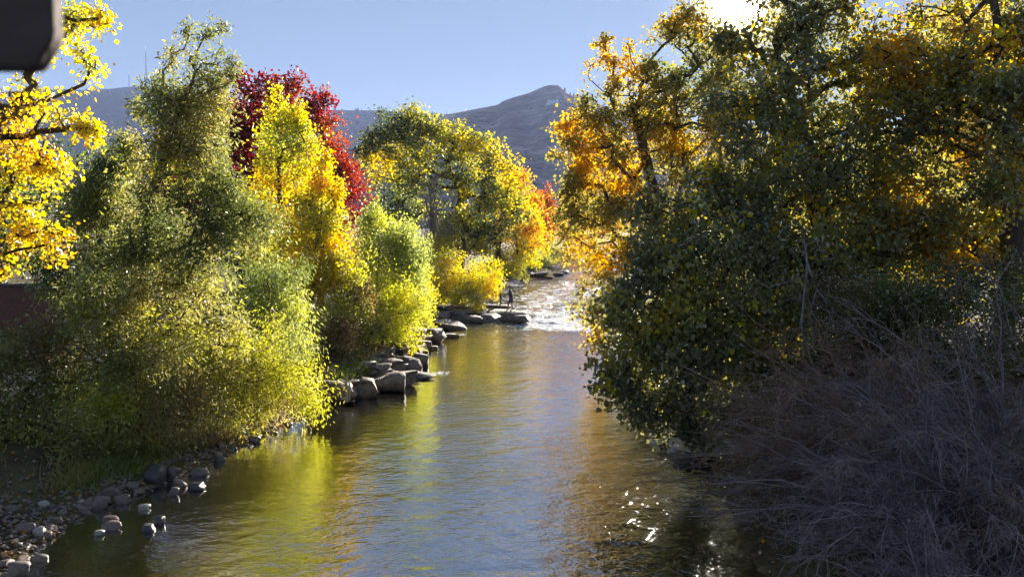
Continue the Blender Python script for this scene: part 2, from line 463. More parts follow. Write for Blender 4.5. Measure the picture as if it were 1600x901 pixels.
# ------------------------------------------------------------------ hills
def hill_material(name, stops, sc1, dots):
    m, N, L, out = new_mat(name)
    tc = N.new('ShaderNodeTexCoord')
    n1 = N.new('ShaderNodeTexNoise'); n1.inputs['Scale'].default_value = sc1; n1.inputs['Detail'].default_value = 9; n1.inputs['Roughness'].default_value = 0.65
    L.new(tc.outputs['Object'], n1.inputs['Vector'])
    r1 = ramp(N, stops); L.new(n1.outputs['Fac'], r1.inputs[0])
    vo = N.new('ShaderNodeTexVoronoi'); vo.inputs['Scale'].default_value = dots
    L.new(tc.outputs['Object'], vo.inputs['Vector'])
    mr = N.new('ShaderNodeMapRange'); mr.inputs['From Min'].default_value = 0.18; mr.inputs['From Max'].default_value = 0.34
    L.new(vo.outputs['Distance'], mr.inputs['Value'])
    mx = N.new('ShaderNodeMix'); mx.data_type = 'RGBA'; mx.inputs[6].default_value = (0.03, 0.04, 0.02, 1)
    L.new(mr.outputs[0], mx.inputs[0]); L.new(r1.outputs[0], mx.inputs[7])
    # horizontal terraces worn into the slope
    mp = N.new('ShaderNodeMapping'); mp.inputs['Scale'].default_value = (0.002, 0.002, 0.09)
    L.new(tc.outputs['Object'], mp.inputs[0])
    n2 = N.new('ShaderNodeTexNoise'); n2.inputs['Scale'].default_value = 1.0; n2.inputs['Detail'].default_value = 5
    L.new(mp.outputs[0], n2.inputs['Vector'])
    r2 = ramp(N, [(0.4, (0.72, 0.70, 0.68)), (0.6, (1.15, 1.12, 1.1))]); L.new(n2.outputs['Fac'], r2.inputs[0])
    mu = N.new('ShaderNodeMix'); mu.data_type = 'RGBA'; mu.blend_type = 'MULTIPLY'; mu.inputs[0].default_value = 1
    L.new(mx.outputs[2], mu.inputs[6]); L.new(r2.outputs[0], mu.inputs[7])
    df = N.new('ShaderNodeBsdfDiffuse'); L.new(mu.outputs[2], df.inputs['Color'])
    bp = N.new('ShaderNodeBump'); bp.inputs['Strength'].default_value = 0.7; bp.inputs['Distance'].default_value = 6
    L.new(n1.outputs['Fac'], bp.inputs['Height']); L.new(bp.outputs[0], df.inputs['Normal'])
    L.new(df.outputs[0], out.inputs[0])
    return m
M_HILL = hill_material('dry_hill', [(0.38, (0.11, 0.08, 0.064)), (0.5, (0.23, 0.175, 0.145)), (0.62, (0.40, 0.31, 0.26))], 0.02, 0.055)
M_RIDGE = hill_material('wooded_ridge', [(0.3, (0.015, 0.02, 0.018)), (0.55, (0.03, 0.034, 0.03)), (0.75, (0.08, 0.072, 0.06))], 0.006, 0.03)

def hill_obj(name, outline, Yr, Yf, mat, step, seed, rough):
    us = np.array([p[0] for p in outline], float); vs = np.array([p[1] for p in outline], float)
    X = np.arange(at(us[0], 300, Yr)[0], at(us[-1], 300, Yr)[0], step)
    Uc = CX + X / Yr * FPX / math.cos(PITCH)
    vv = np.interp(Uc, us, vs)
    zr = np.array([at(u, v, Yr)[2] for u, v in zip(Uc, vv)])
    T = np.concatenate([np.linspace(0, 1, 46), np.linspace(1.03, 1.45, 10)])
    Yg = Yf + (Yr - Yf) * T
    XX, TT = np.meshgrid(X, T)
    prof = np.where(TT <= 1, TT ** 1.15, 1 - (TT - 1) * 0.9)
    gul = fbm(np.stack([XX.ravel() / 90, TT.ravel() * 2.2, np.zeros(XX.size)], 1), seed, 5).reshape(XX.shape) - 0.5
    fade = np.clip(TT / 0.15, 0, 1) * np.clip((1 - TT) / 0.25, 0, 1)
    Z = 6 + (zr[None] - 6) * prof + gul * rough * fade
    def f(x, y):
        zc = np.interp(x, X, zr)
        t = (y - Yf) / (Yr - Yf)
        return 6 + (zc - 6) * np.clip(t, 0, 1) ** 1.15
    Z[0] = -20
    YY = Yg[:, None] + 0 * XX
    me = mesh_np(name, np.stack([XX, YY, Z], -1).reshape(-1, 3), grid_faces(len(X), len(T)), [mat], smooth=True)
    tag(link(name, me), kind='structure')
    return f, X, zr, XX, YY, Z

MTN = [(300, 330), (420, 300), (520, 262), (600, 222), (650, 199), (690, 181), (720, 175), (745, 170), (778, 164), (786, 158), (800, 153), (825, 146), (843, 138), (855, 133),
       (873, 133), (881, 143), (893, 150), (910, 155), (930, 161), (960, 172), (1010, 186), (1080, 205), (1200, 226), (1400, 250), (1700, 270), (2100, 300)]
RIDGE = [(-700, 190), (-300, 170), (-60, 150), (60, 141), (95, 139), (140, 141), (180, 139), (205, 136), (245, 135), (300, 143), (360, 152), (430, 163), (520, 172), (600, 173), (680, 177), (800, 188), (950, 205), (1100, 240)]
mtn_f, *_m = hill_obj('mountain', MTN, 1700, 800, M_HILL, 9, 41, 95)
rdg_f, rX, rzr, *_r = hill_obj('ridge', RIDGE, 2600, 1500, M_RIDGE, 14, 57, 90)

# conifers along the ridge top and over its face: a far wood, one mass
rng = np.random.default_rng(3)
def cones(pts, h, r, n=5):
    th = np.arange(n) * 2 * np.pi / n
    ring = np.stack([np.cos(th), np.sin(th), np.zeros(n)], 1)
    base = pts[:, None, :] + ring[None] * r[:, None, None]
    tip = pts + np.stack([0 * h, 0 * h, h], 1)
    V = np.concatenate([base, tip[:, None, :]], 1).reshape(-1, 3)
    k = np.arange(n)
    q = np.stack([k, (k + 1) % n, np.full(n, n)], 1)
    return V, ((np.arange(len(pts)) * (n + 1))[:, None, None] + q[None]).reshape(-1, 3)
cx_ = rng.uniform(rX[0], rX[-1], 2600)
cy_ = 2600 - np.abs(rng.normal(0, 60, 2600)); cy_[1300:] = rng.uniform(1700, 2600, 1300)
keep = fbm(np.stack([cx_ / 160, cy_ / 160, 0 * cx_], 1), 8, 3) > np.where(np.arange(2600) < 1300, 0.42, 0.55)
cx_, cy_ = cx_[keep], cy_[keep]
czz = rdg_f(cx_, cy_)
hh = rng.uniform(5, 13, len(cx_))
cv, cf = cones(np.stack([cx_, cy_, czz - 2], 1), hh + 2, hh * 0.28)
M_CON = rough_mat('conifer', [(0.3, (0.02, 0.032, 0.02)), (0.7, (0.05, 0.065, 0.035))], 0.2, 0.1, 0.9)
tag(link('forest', mesh_np('forest', cv, cf, [M_CON])), 'dark conifers scattered over the far wooded ridge', 'forest', kind='stuff')

# four small pines on the skyline right of the summit
def pine(x, y, z, h, label):
    e = link('pine_tree', None, loc=(x, y, z)); tag(e, label, 'tree', 'pines on the summit skyline')
    V, F = tubes([(0, 0, -2)], [(0, 0, h * 0.4)], [h * 0.06], [h * 0.05], 6)
    link('trunk', mesh_np('trunk', V, F, [M_BARK]), e)
    pts = np.array([(0, 0, h * (0.2 + 0.2 * k)) for k in range(4)])
    V, F = cones(pts, np.full(4, h * 0.4), h * np.array([0.34, 0.3, 0.22, 0.14]), 8)
    link('crown', mesh_np('crown', V, F, [M_CON]), e)
for u, v, h, lab in ((882.5, 141, 9, 'lone small pine just below the flat summit rock'), (891, 146.5, 7, 'second small pine down the skyline from the summit'),
                     (896.5, 148.5, 8, 'third small pine down the skyline from the summit'), (904, 150.5, 10, 'lowest tallest pine on the summit skyline beside gold leaves')):
    p = at(u, v + 3, 1695); pine(p[0], 1695, float(mtn_f(p[0], 1695)) - 1, h, lab)

# the white M on the hillside
def slope_hit(u, v):
    Y = np.linspace(900, 1700, 4000)
    a, b = at(u, v, 1.0), at(u, v, 2.0)
    x = a[0] * Y; z = CAM_H + (b[2] - a[2]) * Y
    k = np.argmax(z <= mtn_f(x, Y))
    return np.array((x[k], Y[k], mtn_f(x[k], Y[k])))
def letter_strokes(strokes, w):
    V, F = [], []
    for (u0, v0, u1, v1, ww) in strokes:
        p0, p1 = slope_hit(u0, v0), slope_hit(u1, v1)
        d = p1 - p0; d /= np.linalg.norm(d)
        n = np.array((0, -0.3, 0.95))
        sd = np.cross(d, n); sd /= np.linalg.norm(sd)
        b = len(V)
        for q in (p0, p1):
            for sx in (-1, 1):
                for hz in (-2.0, 3.2):
                    V.append(q + sd * sx * ww * w + n * hz)
        F += [(b, b + 1, b + 5, b + 4), (b + 2, b + 6, b + 7, b + 3), (b + 1, b + 3, b + 7, b + 5), (b, b + 4, b + 6, b + 2), (b, b + 2, b + 3, b + 1), (b + 4, b + 5, b + 7, b + 6)]
    return np.array(V), np.array(F)
MS = [(853.5, 163.6, 860.5, 163.0, .8), (856.5, 163.3, 857.5, 158.8, 1), (856.2, 158.6, 858.5, 158.4, .8), (857.5, 158.8, 863.6, 162.0, 1.1), (863.6, 162.0, 869.5, 158.8, 1.1), (868.6, 158.5, 872.5, 158.6, .8),
      (869.6, 158.8, 871, 163.3, 1), (867.6, 163.2, 873.4, 163.2, .8)]
M_WHITE = rough_mat('whitewashed_stone', [(0.3, (0.75, 0.74, 0.72)), (0.7, (0.88, 0.87, 0.85))], 0.3, 0.3, 0.9)
lv, lf = letter_strokes(MS, 1.15)
tag(link('hillside_letter', mesh_np('hillside_letter', lv, lf, [M_WHITE])), 'white stone letter M laid out on the mountainside', 'sign')

# radio masts
M_STEEL = rough_mat('mast_steel', [(0.3, (0.25, 0.25, 0.27)), (0.7, (0.35, 0.35, 0.37))], 1, 0.1, 0.6)
def mast(u, vt, vb, r, label):
    p, q = at(u, vb, 2590), at(u, vt, 2590)
    e = link('radio_mast', None, loc=p - np.array((0, 0, 6))); tag(e, label, 'mast', 'radio masts on the ridge')
    H = q[2] - p[2] + 6
    k = 14
    zz = np.linspace(0, H * 0.86, k)
    legs0, legs1 = [], []
    for a in range(3):
        c, s_ = math.cos(a * 2.094) * r, math.sin(a * 2.094) * r
        legs0.append((c, s_, 0)); legs1.append((c * .7, s_ * .7, H * 0.86))
    V, F = tubes(legs0, legs1, np.full(3, r * .34), np.full(3, r * .28), 4)
    link('lattice_legs', mesh_np('lattice_legs', V, F, [M_STEEL]), e)
    b0, b1 = [], []
    for j in range(k - 1):
        for a in range(3):
            c0, c1 = a * 2.094, (a + 1) * 2.094
            b0.append((math.cos(c0) * r * .9, math.sin(c0) * r * .9, zz[j])); b1.append((math.cos(c1) * r * .9, math.sin(c1) * r * .9, zz[j + 1]))
    V, F = tubes(b0, b1, np.full(len(b0), r * .15), np.full(len(b0), r * .15), 4)
    link('bracing', mesh_np('bracing', V, F, [M_STEEL]), e)
    V, F = tubes([(0, 0, H * .84)], [(0, 0, H)], [r * .5], [r * .3], 6)
    link('antenna', mesh_np('antenna', V, F, [M_STEEL]), e)
mast(202, 112, 137, 1.3, 'shorter radio mast standing farthest from the tallest one')
mast(219, 112, 136, 1.3, 'middle radio mast on the wooded ridge')
mast(229, 72, 136, 1.8, 'tallest slender radio mast on the wooded ridge')

# ------------------------------------------------------------------ trees
def unit(a): return a / np.maximum(np.linalg.norm(a, axis=1, keepdims=True), 1e-9)

def leaf_mesh(name, pos, tipdir, size, kind, cols, rng):
    n = len(pos)
    d = unit(tipdir)
    nr = unit(np.cross(d, unit(rng.normal(size=(n, 3)))))
    w = np.cross(d, nr)
    L = (size * rng.uniform(0.55, 1.3, n))[:, None]
    if kind == 'narrow':
        W = L * 0.13
        fold = L * rng.uniform(-0.12, 0.12, (n, 1))
        v = np.stack([pos, pos + d * L * .45 + w * W + nr * fold, pos + d * L, pos + d * L * .45 - w * W + nr * fold], 1).reshape(-1, 3)
        F = (np.arange(n) * 4)[:, None] + np.arange(4)[None]
        return mesh_np(name, v, F, [M_LEAF], colors=cols)
    if kind == 'heart':
        W = L * 0.5
        fo = L * rng.uniform(0.02, 0.16, (n, 1)); cu = L * rng.uniform(-0.12, 0.12, (n, 1))
        v = np.stack([pos, pos + d * L * .12 + w * W * .85 + nr * fo, pos + d * L * .5 + w * W * .75 + nr * fo, pos + d * L + nr * cu,
                      pos + d * L * .5 - w * W * .75 + nr * fo, pos + d * L * .12 - w * W * .85 + nr * fo], 1).reshape(-1, 3)
        b = (np.arange(n) * 6)[:, None]
        F = np.concatenate([b + np.array([[0, 1, 2, 3]]), b + np.array([[0, 3, 4, 5]])], 1).reshape(-1, 4)
        return mesh_np(name, v, F, [M_LEAF], colors=np.repeat(cols, 2, 0))
    ww = {'broad': 0.42, 'oval': 0.27}[kind]
    fold = L * rng.uniform(-0.2, 0.2, (n, 1))
    v = np.stack([pos, pos + d * L * .4 + w * L * ww + nr * fold, pos + d * L, pos + d * L * .4 - w * L * ww + nr * fold], 1).reshape(-1, 3)
    F = (np.arange(n) * 4)[:, None] + np.arange(4)[None]
    return mesh_np(name, v, F, [M_LEAF], colors=cols)

def pal_interp(pal, t):
    pal = np.array(pal, float)
    k = np.linspace(0, 1, len(pal))
    return np.stack([np.interp(t, k, pal[:, c]) for c in range(3)], 1)

SUNV = np.array(SUN_DIR)
def grow(name, label, base, lobes, pal, seed, clumps=300, per=45, leaf=0.12, kind='broad', csize=0.4, cz=0.8, trunk_r=0.2, path=None,
         droop=0.3, up=0.0, pal_scale=1.6, pal_bias=0.0, hgrad=0.0, group=None, bark=None, shell=0.45, part='tree', gap=None, spread=1.0, minr=0.008, cat='tree', xgrad=0.0, backlit=0.0):
    rng = np.random.default_rng(seed)
    C, RR = [], []
    for lb in lobes:
        u, v, ru, rv, Y = lb[:5]
        c = at(u, v, Y); rx, rz = ru * Y / FPX, rv * Y / FPX
        ry = lb[5] if len(lb) > 5 else max(0.6 * (rx + rz), 0.3)
        C.append(c); RR.append((rx, ry, rz))
    C, RR = np.array(C), np.array(RR)
    wgt = (RR[:, 0] * RR[:, 1] * RR[:, 2]) ** 0.52; wgt = wgt / wgt.sum()
    nsp = 5
    nb = max(1, clumps // nsp)
    bidx = rng.choice(len(C), nb, p=wgt)
    bdir = unit(rng.normal(size=(nb, 3)))
    rad = rng.uniform(np.where(np.minimum(RR[bidx, 0], RR[bidx, 2]) < 1.6 * csize, 0.0, shell), 1, nb) ** 0.8
    rad *= 0.70 + 0.60 * vnoise(bdir * 2.3 + bidx[:, None] * 7.7, seed)
    bpos = C[bidx] + bdir * RR[bidx] * rad[:, None]
    sdir = unit(bdir * 0.8 + rng.normal(0, 0.5, (nb, 3)) + np.array((0, 0, 0.7 * up - 0.35 * min(droop, 0.7))))
    idx = np.repeat(bidx, nsp); dirs = np.repeat(bdir, nsp, 0)
    clumps = nb * nsp
    slen = np.minimum(csize * 2.6, 0.8 * np.minimum(RR[bidx, 0], RR[bidx, 2]) + 0.1)
    pc = np.repeat(bpos, nsp, 0) + np.repeat(sdir * slen[:, None], nsp, 0) * np.tile(np.linspace(-0.6, 0.6, nsp), nb)[:, None] + rng.normal(0, csize * 0.28, (clumps, 3))
    lim = 0.55 * np.minimum(RR[idx, 0], RR[idx, 2]) + 0.06
    cs = np.minimum(csize * 0.8 * rng.uniform(0.6, 1.3, clumps), lim)
    g = ground_z(pc[:, 0], pc[:, 1])
    ok = pc[:, 2] > np.maximum(g, wlev(pc[:, 1])) + 0.15
    if gap is not None:
        dd = unit(pc - np.array((0, 0, CAM_H)))
        ok &= np.arccos(np.clip(dd @ SUNV, -1, 1)) > R(gap) * (0.35 + 1.3 * vnoise(pc * 2.1, 9))
    pc, cs, idx, dirs = pc[ok], cs[ok], idx[ok], dirs[ok]
    m = len(pc)
    # skeleton
    base = np.array(base, float)
    if len(base) == 2: base = np.array((base[0], base[1], gz(base[0], base[1]) - 0.1))
    if path is None:
        top = C[np.argmax(C[:, 2])] * 0.35 + pc.mean(0) * 0.65
        path = [base, base * 0.55 + top * 0.45 + np.array((base[0] - top[0], 0, 0)) * 0.15, top]
    else:
        path = [base] + [np.array(p, float) for p in path]
    nodes, parent, fixed = [], [], []
    for k in range(len(path) - 1):
        seg = max(2, int(np.linalg.norm(path[k + 1] - path[k]) / 0.5))
        for j in range(seg):
            nodes.append(path[k] + (path[k + 1] - path[k]) * j / seg + (rng.normal(0, trunk_r * .12, 3) if (k or j) else 0))
    nodes.append(path[-1])
    ntr = len(nodes)
    parent = [-1] + list(range(ntr - 1))
    NB = np.zeros((ntr + m * 9, 3)); NB[:ntr] = nodes
    cnt = ntr
    start = max(1, int(ntr * 0.22))
    tr_arr = np.array(nodes)
    order = np.argsort(np.min(np.linalg.norm(pc[:, None, :] - tr_arr[None, ::2, :], axis=2), axis=1))
    step = max(0.35, csize * 1.1)
    ends = np.zeros(m, int)
    for q in order:
        p = pc[q]
        dv = NB[start:cnt] - p
        dist = np.sqrt((dv ** 2).sum(1)) + 0.8 * np.maximum(dv[:, 2], 0) + 0.0005 * np.arange(cnt - start)
        k = int(np.argmin(dist)) + start
        a = NB[k].copy(); L = np.linalg.norm(p - a)
        ns = int(min(8, max(1, L / step)))
        pr = k
        for j in range(1, ns + 1):
            t = j / ns
            x = a + (p - a) * t
            if j < ns:
                x = x + rng.normal(0, 0.06 * L / ns, 3); x[2] += 0.10 * L * math.sin(math.pi * t)
            NB[cnt] = x; parent.append(pr); pr = cnt; cnt += 1
        ends[q] = pr
    NB = NB[:cnt]; parent = np.array(parent)
    load = np.zeros(cnt); load[ends] += 1
    for k in range(cnt - 1, 0, -1):
        load[parent[k]] += load[k]
    tot = max(load[0], 1)
    rr = np.maximum(trunk_r * (load / tot) ** 0.46, minr)
    tt = np.arange(ntr) / max(ntr - 1, 1)
    rr[:ntr] = np.maximum(rr[:ntr], trunk_r * (1 - 0.75 * tt))
    rr[0] = trunk_r * 1.35
    ch = np.arange(ntr, cnt)
    r_par = np.minimum(rr[parent[ch]], rr[ch] * 1.8)
    big = rr[ch] > 0.05
    V1, F1 = tubes(NB[parent[ch[big]]], NB[ch[big]], r_par[big], rr[ch[big]], 9)
    V2, F2 = tubes(NB[parent[ch[~big]]], NB[ch[~big]], r_par[~big], rr[ch[~big]], 4)
    V0, F0 = chain(NB[:ntr], rr[:ntr], 14, seed)
    V1 = np.concatenate([V0, V1]); F1 = np.concatenate([F0, F1 + len(V0)])
    e = link(name, None, loc=base); tag(e, label, cat, group)
    tv = np.concatenate([V1, V2]) - base
    link('trunk' if cat == 'tree' else 'stems', mesh_np('trunk', tv, np.concatenate([F1, F2 + len(V1)]), [bark or M_BARK], smooth=True), e)
    # leaves
    npc = np.maximum(3, (per * (cs / csize) ** 1.3 * rng.uniform(0.5, 1.5, m)).astype(int))
    ci = np.repeat(np.arange(m), npc)
    n = len(ci)
    off = rng.normal(size=(n, 3)) * cs[ci][:, None] * np.array((spread, spread, cz)) * 0.62
    lp = pc[ci] + off
    if droop > 0.8:      # weeping shoots
        lp[:, 2] -= np.abs(rng.normal(0, 0.25, n)) * cs[ci]
    tip = unit(rng.normal(size=(n, 3))) + np.array((0, 0, -droop)) * 1.5 + np.array((0, 0, up)) * 1.5 + unit(off) * 0.5
    t = fbm(lp / pal_scale, seed + 5, 2) * 1.9 - 0.45 + pal_bias + rng.normal(0, 0.10, n)
    zlo, zhi = lp[:, 2].min(), lp[:, 2].max()
    t += hgrad * ((lp[:, 2] - zlo) / max(zhi - zlo, 0.1) - 0.5)
    t += xgrad * ((lp[:, 0] - lp[:, 0].min()) / max(np.ptp(lp[:, 0]), 0.1) - 0.5)
    t += (rng.uniform(-0.13, 0.13, m))[ci]
    cols = pal_interp(pal, np.clip(t, 0, 1)) * rng.uniform(0.72, 1.2, n)[:, None]
    if backlit:  # backlight put into the colour: random clumps recoloured bright yellow
        sel = (rng.random(m) < backlit)[ci]
        cols[sel] = pal_interp([YGR, YEL, GOLD], rng.random(sel.sum())) * rng.uniform(.7, 1.1, sel.sum())[:, None]
    ok = lp[:, 2] > np.maximum(ground_z(lp[:, 0], lp[:, 1]), wlev(lp[:, 1])) + 0.04
    if gap is not None:
        ok &= np.arccos(np.clip(unit(lp - np.array((0, 0, CAM_H))) @ SUNV, -1, 1)) > R(gap) * (0.1 + 0.9 * vnoise(lp * 4.0, 19))
    lp, tip, cols = lp[ok], tip[ok], cols[ok]
    cm = leaf_mesh('crown', lp - base, tip, leaf, kind, np.clip(cols, 0, 0.95), rng)
    link('crown' if cat == 'tree' else 'foliage', cm, e)
    return e

YEL, GOLD, ORG = (0.74, 0.58, 0.03), (0.78, 0.47, 0.02), (0.70, 0.31, 0.02)
YGR, LGR, GRN, DGR = (0.54, 0.54, 0.06), (0.38, 0.43, 0.12), (0.17, 0.21, 0.05), (0.075, 0.095, 0.035)
OLV, TAN, BRN = (0.34, 0.33, 0.09), (0.46, 0.37, 0.17), (0.22, 0.14, 0.06)
CRI, RED, RUS = (0.20, 0.022, 0.022), (0.27, 0.035, 0.028), (0.40, 0.11, 0.045)

# ---- left bank, near to far
grow('cottonwood_tree', 'bright yellow cottonwood at the left edge with branches reaching across the sky', (-12.6, 12.5),
     [(20, 40, 70, 70, 13), (80, 40, 60, 50, 13), (120, 30, 45, 25, 13), (160, 25, 36, 16, 12.6), (205, 28, 24, 12, 12.4), (228, 22, 12, 12, 12.4), (130, 80, 22, 30, 12.8), (130, 118, 14, 12, 12.8),
      (20, 170, 65, 60, 13), (70, 150, 30, 30, 13), (105, 175, 36, 16, 12.6), (150, 203, 26, 11, 12.6), (176, 212, 10, 8, 12.6), (40, 250, 55, 40, 13.2), (85, 270, 25, 28, 13.2), (20, 320, 40, 36, 13.2), (65, 360, 40, 30, 13.4),
      (20, 400, 40, 24, 13.4), (80, 395, 20, 18, 13.4), (-80, 200, 90, 150, 13.5)],
     [LGR, YGR, YGR, YEL, YEL, GOLD], 101, clumps=430, per=34, leaf=0.075, kind='broad', csize=0.24, trunk_r=0.15, pal_bias=0.15, droop=0.5, pal_scale=0.9)

WIL = dict(kind='narrow', droop=0.9, cz=1.15)
grow('willow_tree', 'tall olive green willow with feathery upright tips and dark trunk on the near bank', (-9.6, 20.3),
     [(280, 45, 6, 34, 20), (297, 60, 6, 40, 20), (312, 85, 7, 40, 20.2), (326, 60, 6, 32, 20), (342, 45, 6, 40, 20), (360, 100, 6, 26, 20), (270, 105, 8, 40, 20), (252, 130, 9, 34, 20), (305, 125, 20, 28, 20), (335, 130, 16, 30, 20.2), (285, 152, 22, 30, 20), (238, 165, 9, 30, 20), (315, 175, 40, 34, 20.3), (260, 200, 34, 40, 20), (220, 170, 8, 26, 20.2), (245, 185, 10, 30, 20), (335, 225, 40, 30, 20.5), (285, 250, 56, 44, 20), (345, 290, 50, 30, 20.6), (270, 320, 66, 48, 20), (330, 360, 80, 52, 20.5), (385, 345, 30, 30, 21),
      (250, 410, 80, 54, 20), (350, 440, 80, 50, 20.5), (170, 470, 70, 46, 19.6), (230, 520, 80, 46, 19.6), (320, 520, 70, 46, 20)],
     [(0.10, 0.13, 0.04), (0.17, 0.20, 0.06), (0.24, 0.26, 0.07), (0.28, 0.29, 0.08), (0.38, 0.32, 0.13), (0.46, 0.46, 0.06)], 102, clumps=820, per=84, leaf=0.15, csize=0.34, trunk_r=0.17, pal_scale=1.5, pal_bias=0.08,
     path=[at(213, 560, 20.2), at(222, 430, 20.2), at(236, 310, 20.2), at(262, 230, 20.2), at(300, 130, 20)], kind='narrow', droop=0.35, up=0.15, cz=1.25)
grow('willow_tree', 'dark green upright willow between the yellow leaves and the tall olive willow', (-12.3, 22.0),
     [(205, 215, 10, 24, 22), (190, 250, 24, 40, 22), (165, 270, 26, 40, 22), (140, 300, 30, 44, 22), (180, 320, 46, 44, 22), (120, 350, 40, 40, 22), (165, 390, 60, 44, 22), (110, 430, 56, 44, 22), (160, 470, 56, 40, 22)],
     [DGR, GRN, OLV, TAN], 103, clumps=460, per=66, leaf=0.15, csize=0.36, trunk_r=0.14, **WIL)
grow('willow_shrub', 'wide dark olive shrub crowding the left edge above the cobbles', (-12.8, 19.5),
     [(80, 540, 80, 46, 19.4), (20, 560, 60, 50, 19), (150, 570, 70, 50, 19.2), (60, 620, 80, 44, 18.6), (150, 640, 70, 40, 18.4), (10, 660, 60, 36, 18), (100, 690, 70, 26, 17.8), (20, 710, 60, 24, 17.2)],
     [BRN, GRN, OLV, LGR, YGR], 104, clumps=460, per=52, leaf=0.11, kind='oval', csize=0.34, trunk_r=0.07, cat='shrub', droop=0.4)
grow('willow_shrub', 'low brownish olive shrub at the foot of the tall willow trunk', (-8.9, 19.9),
     [(250, 600, 60, 40, 19.8), (200, 650, 50, 34, 19.2), (290, 640, 60, 36, 19.8), (240, 670, 50, 22, 19.2), (330, 600, 44, 40, 20.4)],
     [BRN, OLV, TAN, YGR], 105, clumps=300, per=42, leaf=0.11, csize=0.32, trunk_r=0.05, cat='shrub', **WIL)
grow('willow_shrub', 'yellow green shrub leaning over the water beyond the cobbles', (-7.9, 22.6),
     [(400, 540, 66, 50, 22.5), (450, 590, 46, 44, 22.6), (370, 600, 60, 44, 22), (430, 630, 56, 28, 22.2), (480, 615, 22, 24, 22.6), (350, 650, 44, 26, 21.5), (330, 560, 50, 40, 22)],
     [GRN, OLV, YGR, YGR, TAN], 106, clumps=470, per=58, leaf=0.12, csize=0.34, trunk_r=0.07, pal_bias=0.12, cat='shrub', **WIL)
grow('willow_shrub', 'leafy mid green willow shrub in front of the yellow trees', (-8.6, 25.5),
     [(430, 430, 44, 44, 25.5), (400, 470, 46, 44, 25.5), (455, 490, 40, 50, 25.6), (470, 540, 30, 40, 25.6), (415, 530, 44, 36, 25.5)],
     [GRN, GRN, LGR, YGR], 107, clumps=330, per=52, leaf=0.15, csize=0.38, trunk_r=0.08, cat='shrub', **WIL)
# red maples
grow('maple_tree', 'tall dark crimson maple rising behind the olive willow', (-13.6, 42),
     [(405, 125, 14, 26, 42), (380, 160, 28, 38, 42), (375, 205, 30, 40, 42), (425, 160, 24, 36, 42), (455, 150, 16, 30, 42), (475, 175, 20, 40, 42), (400, 200, 44, 40, 42), (370, 215, 20, 30, 42), (350, 270, 50, 46, 42.5), (300, 230, 30, 30, 42.5), (420, 260, 56, 50, 42), (340, 340, 56, 44, 42), (420, 350, 60, 50, 42), (280, 300, 40, 40, 43)],
     [(0.10, 0.02, 0.018), CRI, CRI, RED, RUS], 108, clumps=760, per=44, leaf=0.17, csize=0.55, trunk_r=0.26, up=0.3, droop=0, cz=1.1, group='red maples behind the yellow trees')
grow('maple_tree', 'brighter rusty red maple beside the big green cottonwood', (-10.6, 43.5),
     [(505, 165, 10, 18, 43.5), (500, 195, 22, 30, 43.5), (515, 235, 24, 36, 43.5), (535, 265, 24, 30, 43.5), (550, 290, 18, 34, 43.5), (535, 320, 28, 34, 43.5), (510, 300, 34, 50, 43.8), (520, 370, 36, 40, 43.5)],
     [CRI, RED, RED, RUS, RUS], 109, clumps=360, per=42, leaf=0.16, csize=0.5, trunk_r=0.2, up=0.3, droop=0, cz=1.1, group='red maples behind the yellow trees')
# yellow aspens
grow('aspen_tree', 'narrow lemon yellow tree standing before the crimson maple', (-9.9, 34),
     [(432, 150, 10, 22, 34), (445, 185, 20, 34, 34), (470, 195, 14, 34, 34), (430, 235, 30, 40, 34), (465, 250, 28, 44, 34), (425, 310, 42, 46, 34), (470, 330, 30, 50, 34), (430, 390, 50, 46, 34), (400, 350, 30, 40, 34)],
     [LGR, YGR, YGR, YEL, YEL, GOLD], 110, clumps=520, per=38, leaf=0.13, csize=0.36, trunk_r=0.14, up=0.3, droop=0, cz=1.4, pal_bias=-0.05, group='yellow trees on the left bank')
grow('aspen_tree', 'golden orange tree with spiky tops beside the pale green willows', (-8.6, 33),
     [(513, 255, 7, 22, 33), (503, 285, 16, 30, 33), (527, 300, 9, 26, 33), (490, 330, 30, 40, 33), (520, 350, 18, 40, 33), (480, 390, 46, 44, 33), (515, 400, 24, 34, 33), (475, 440, 44, 30, 33), (500, 440, 26, 26, 33)],
     [OLV, YGR, YEL, YEL, GOLD, ORG], 111, clumps=460, per=38, leaf=0.13, csize=0.34, trunk_r=0.13, up=0.3, droop=0, cz=1.4, group='yellow trees on the left bank')
# pale willows along the boulders
WS = dict(kind='oval', up=0.55, droop=0, cz=1.5, cat='shrub', trunk_r=0.07)
grow('willow_shrub', 'tall pale green willow shrub with feathery top behind the boulders', (-6.9, 39.5),
     [(585, 345, 18, 24, 39.5), (605, 365, 34, 34, 39.5), (575, 390, 34, 36, 39.5), (620, 400, 36, 44, 39.5), (590, 430, 46, 40, 39.5)],
     [LGR, LGR, YGR], 112, clumps=380, per=46, leaf=0.15, csize=0.36, **WS)
grow('willow_shrub', 'second pale green willow shrub nearest the bare grey tree', (-5.6, 41),
     [(632, 358, 10, 18, 41), (642, 385, 18, 30, 41), (650, 420, 18, 40, 41), (635, 430, 26, 44, 41), (660, 400, 9, 30, 41), (645, 470, 26, 36, 41)],
     [LGR, LGR, YGR], 113, clumps=280, per=46, leaf=0.14, csize=0.34, **WS)
grow('willow_shrub', 'olive yellow shrub hanging low over the boulders by the water', (-5.9, 35.5),
     [(600, 480, 46, 44, 36), (630, 500, 30, 46, 36), (570, 510, 46, 40, 35), (610, 540, 36, 24, 35.2), (590, 455, 40, 30, 36), (640, 480, 24, 30, 36.5)],
     [OLV, YGR, YGR, YEL], 114, clumps=460, per=46, leaf=0.12, csize=0.32, **WS)
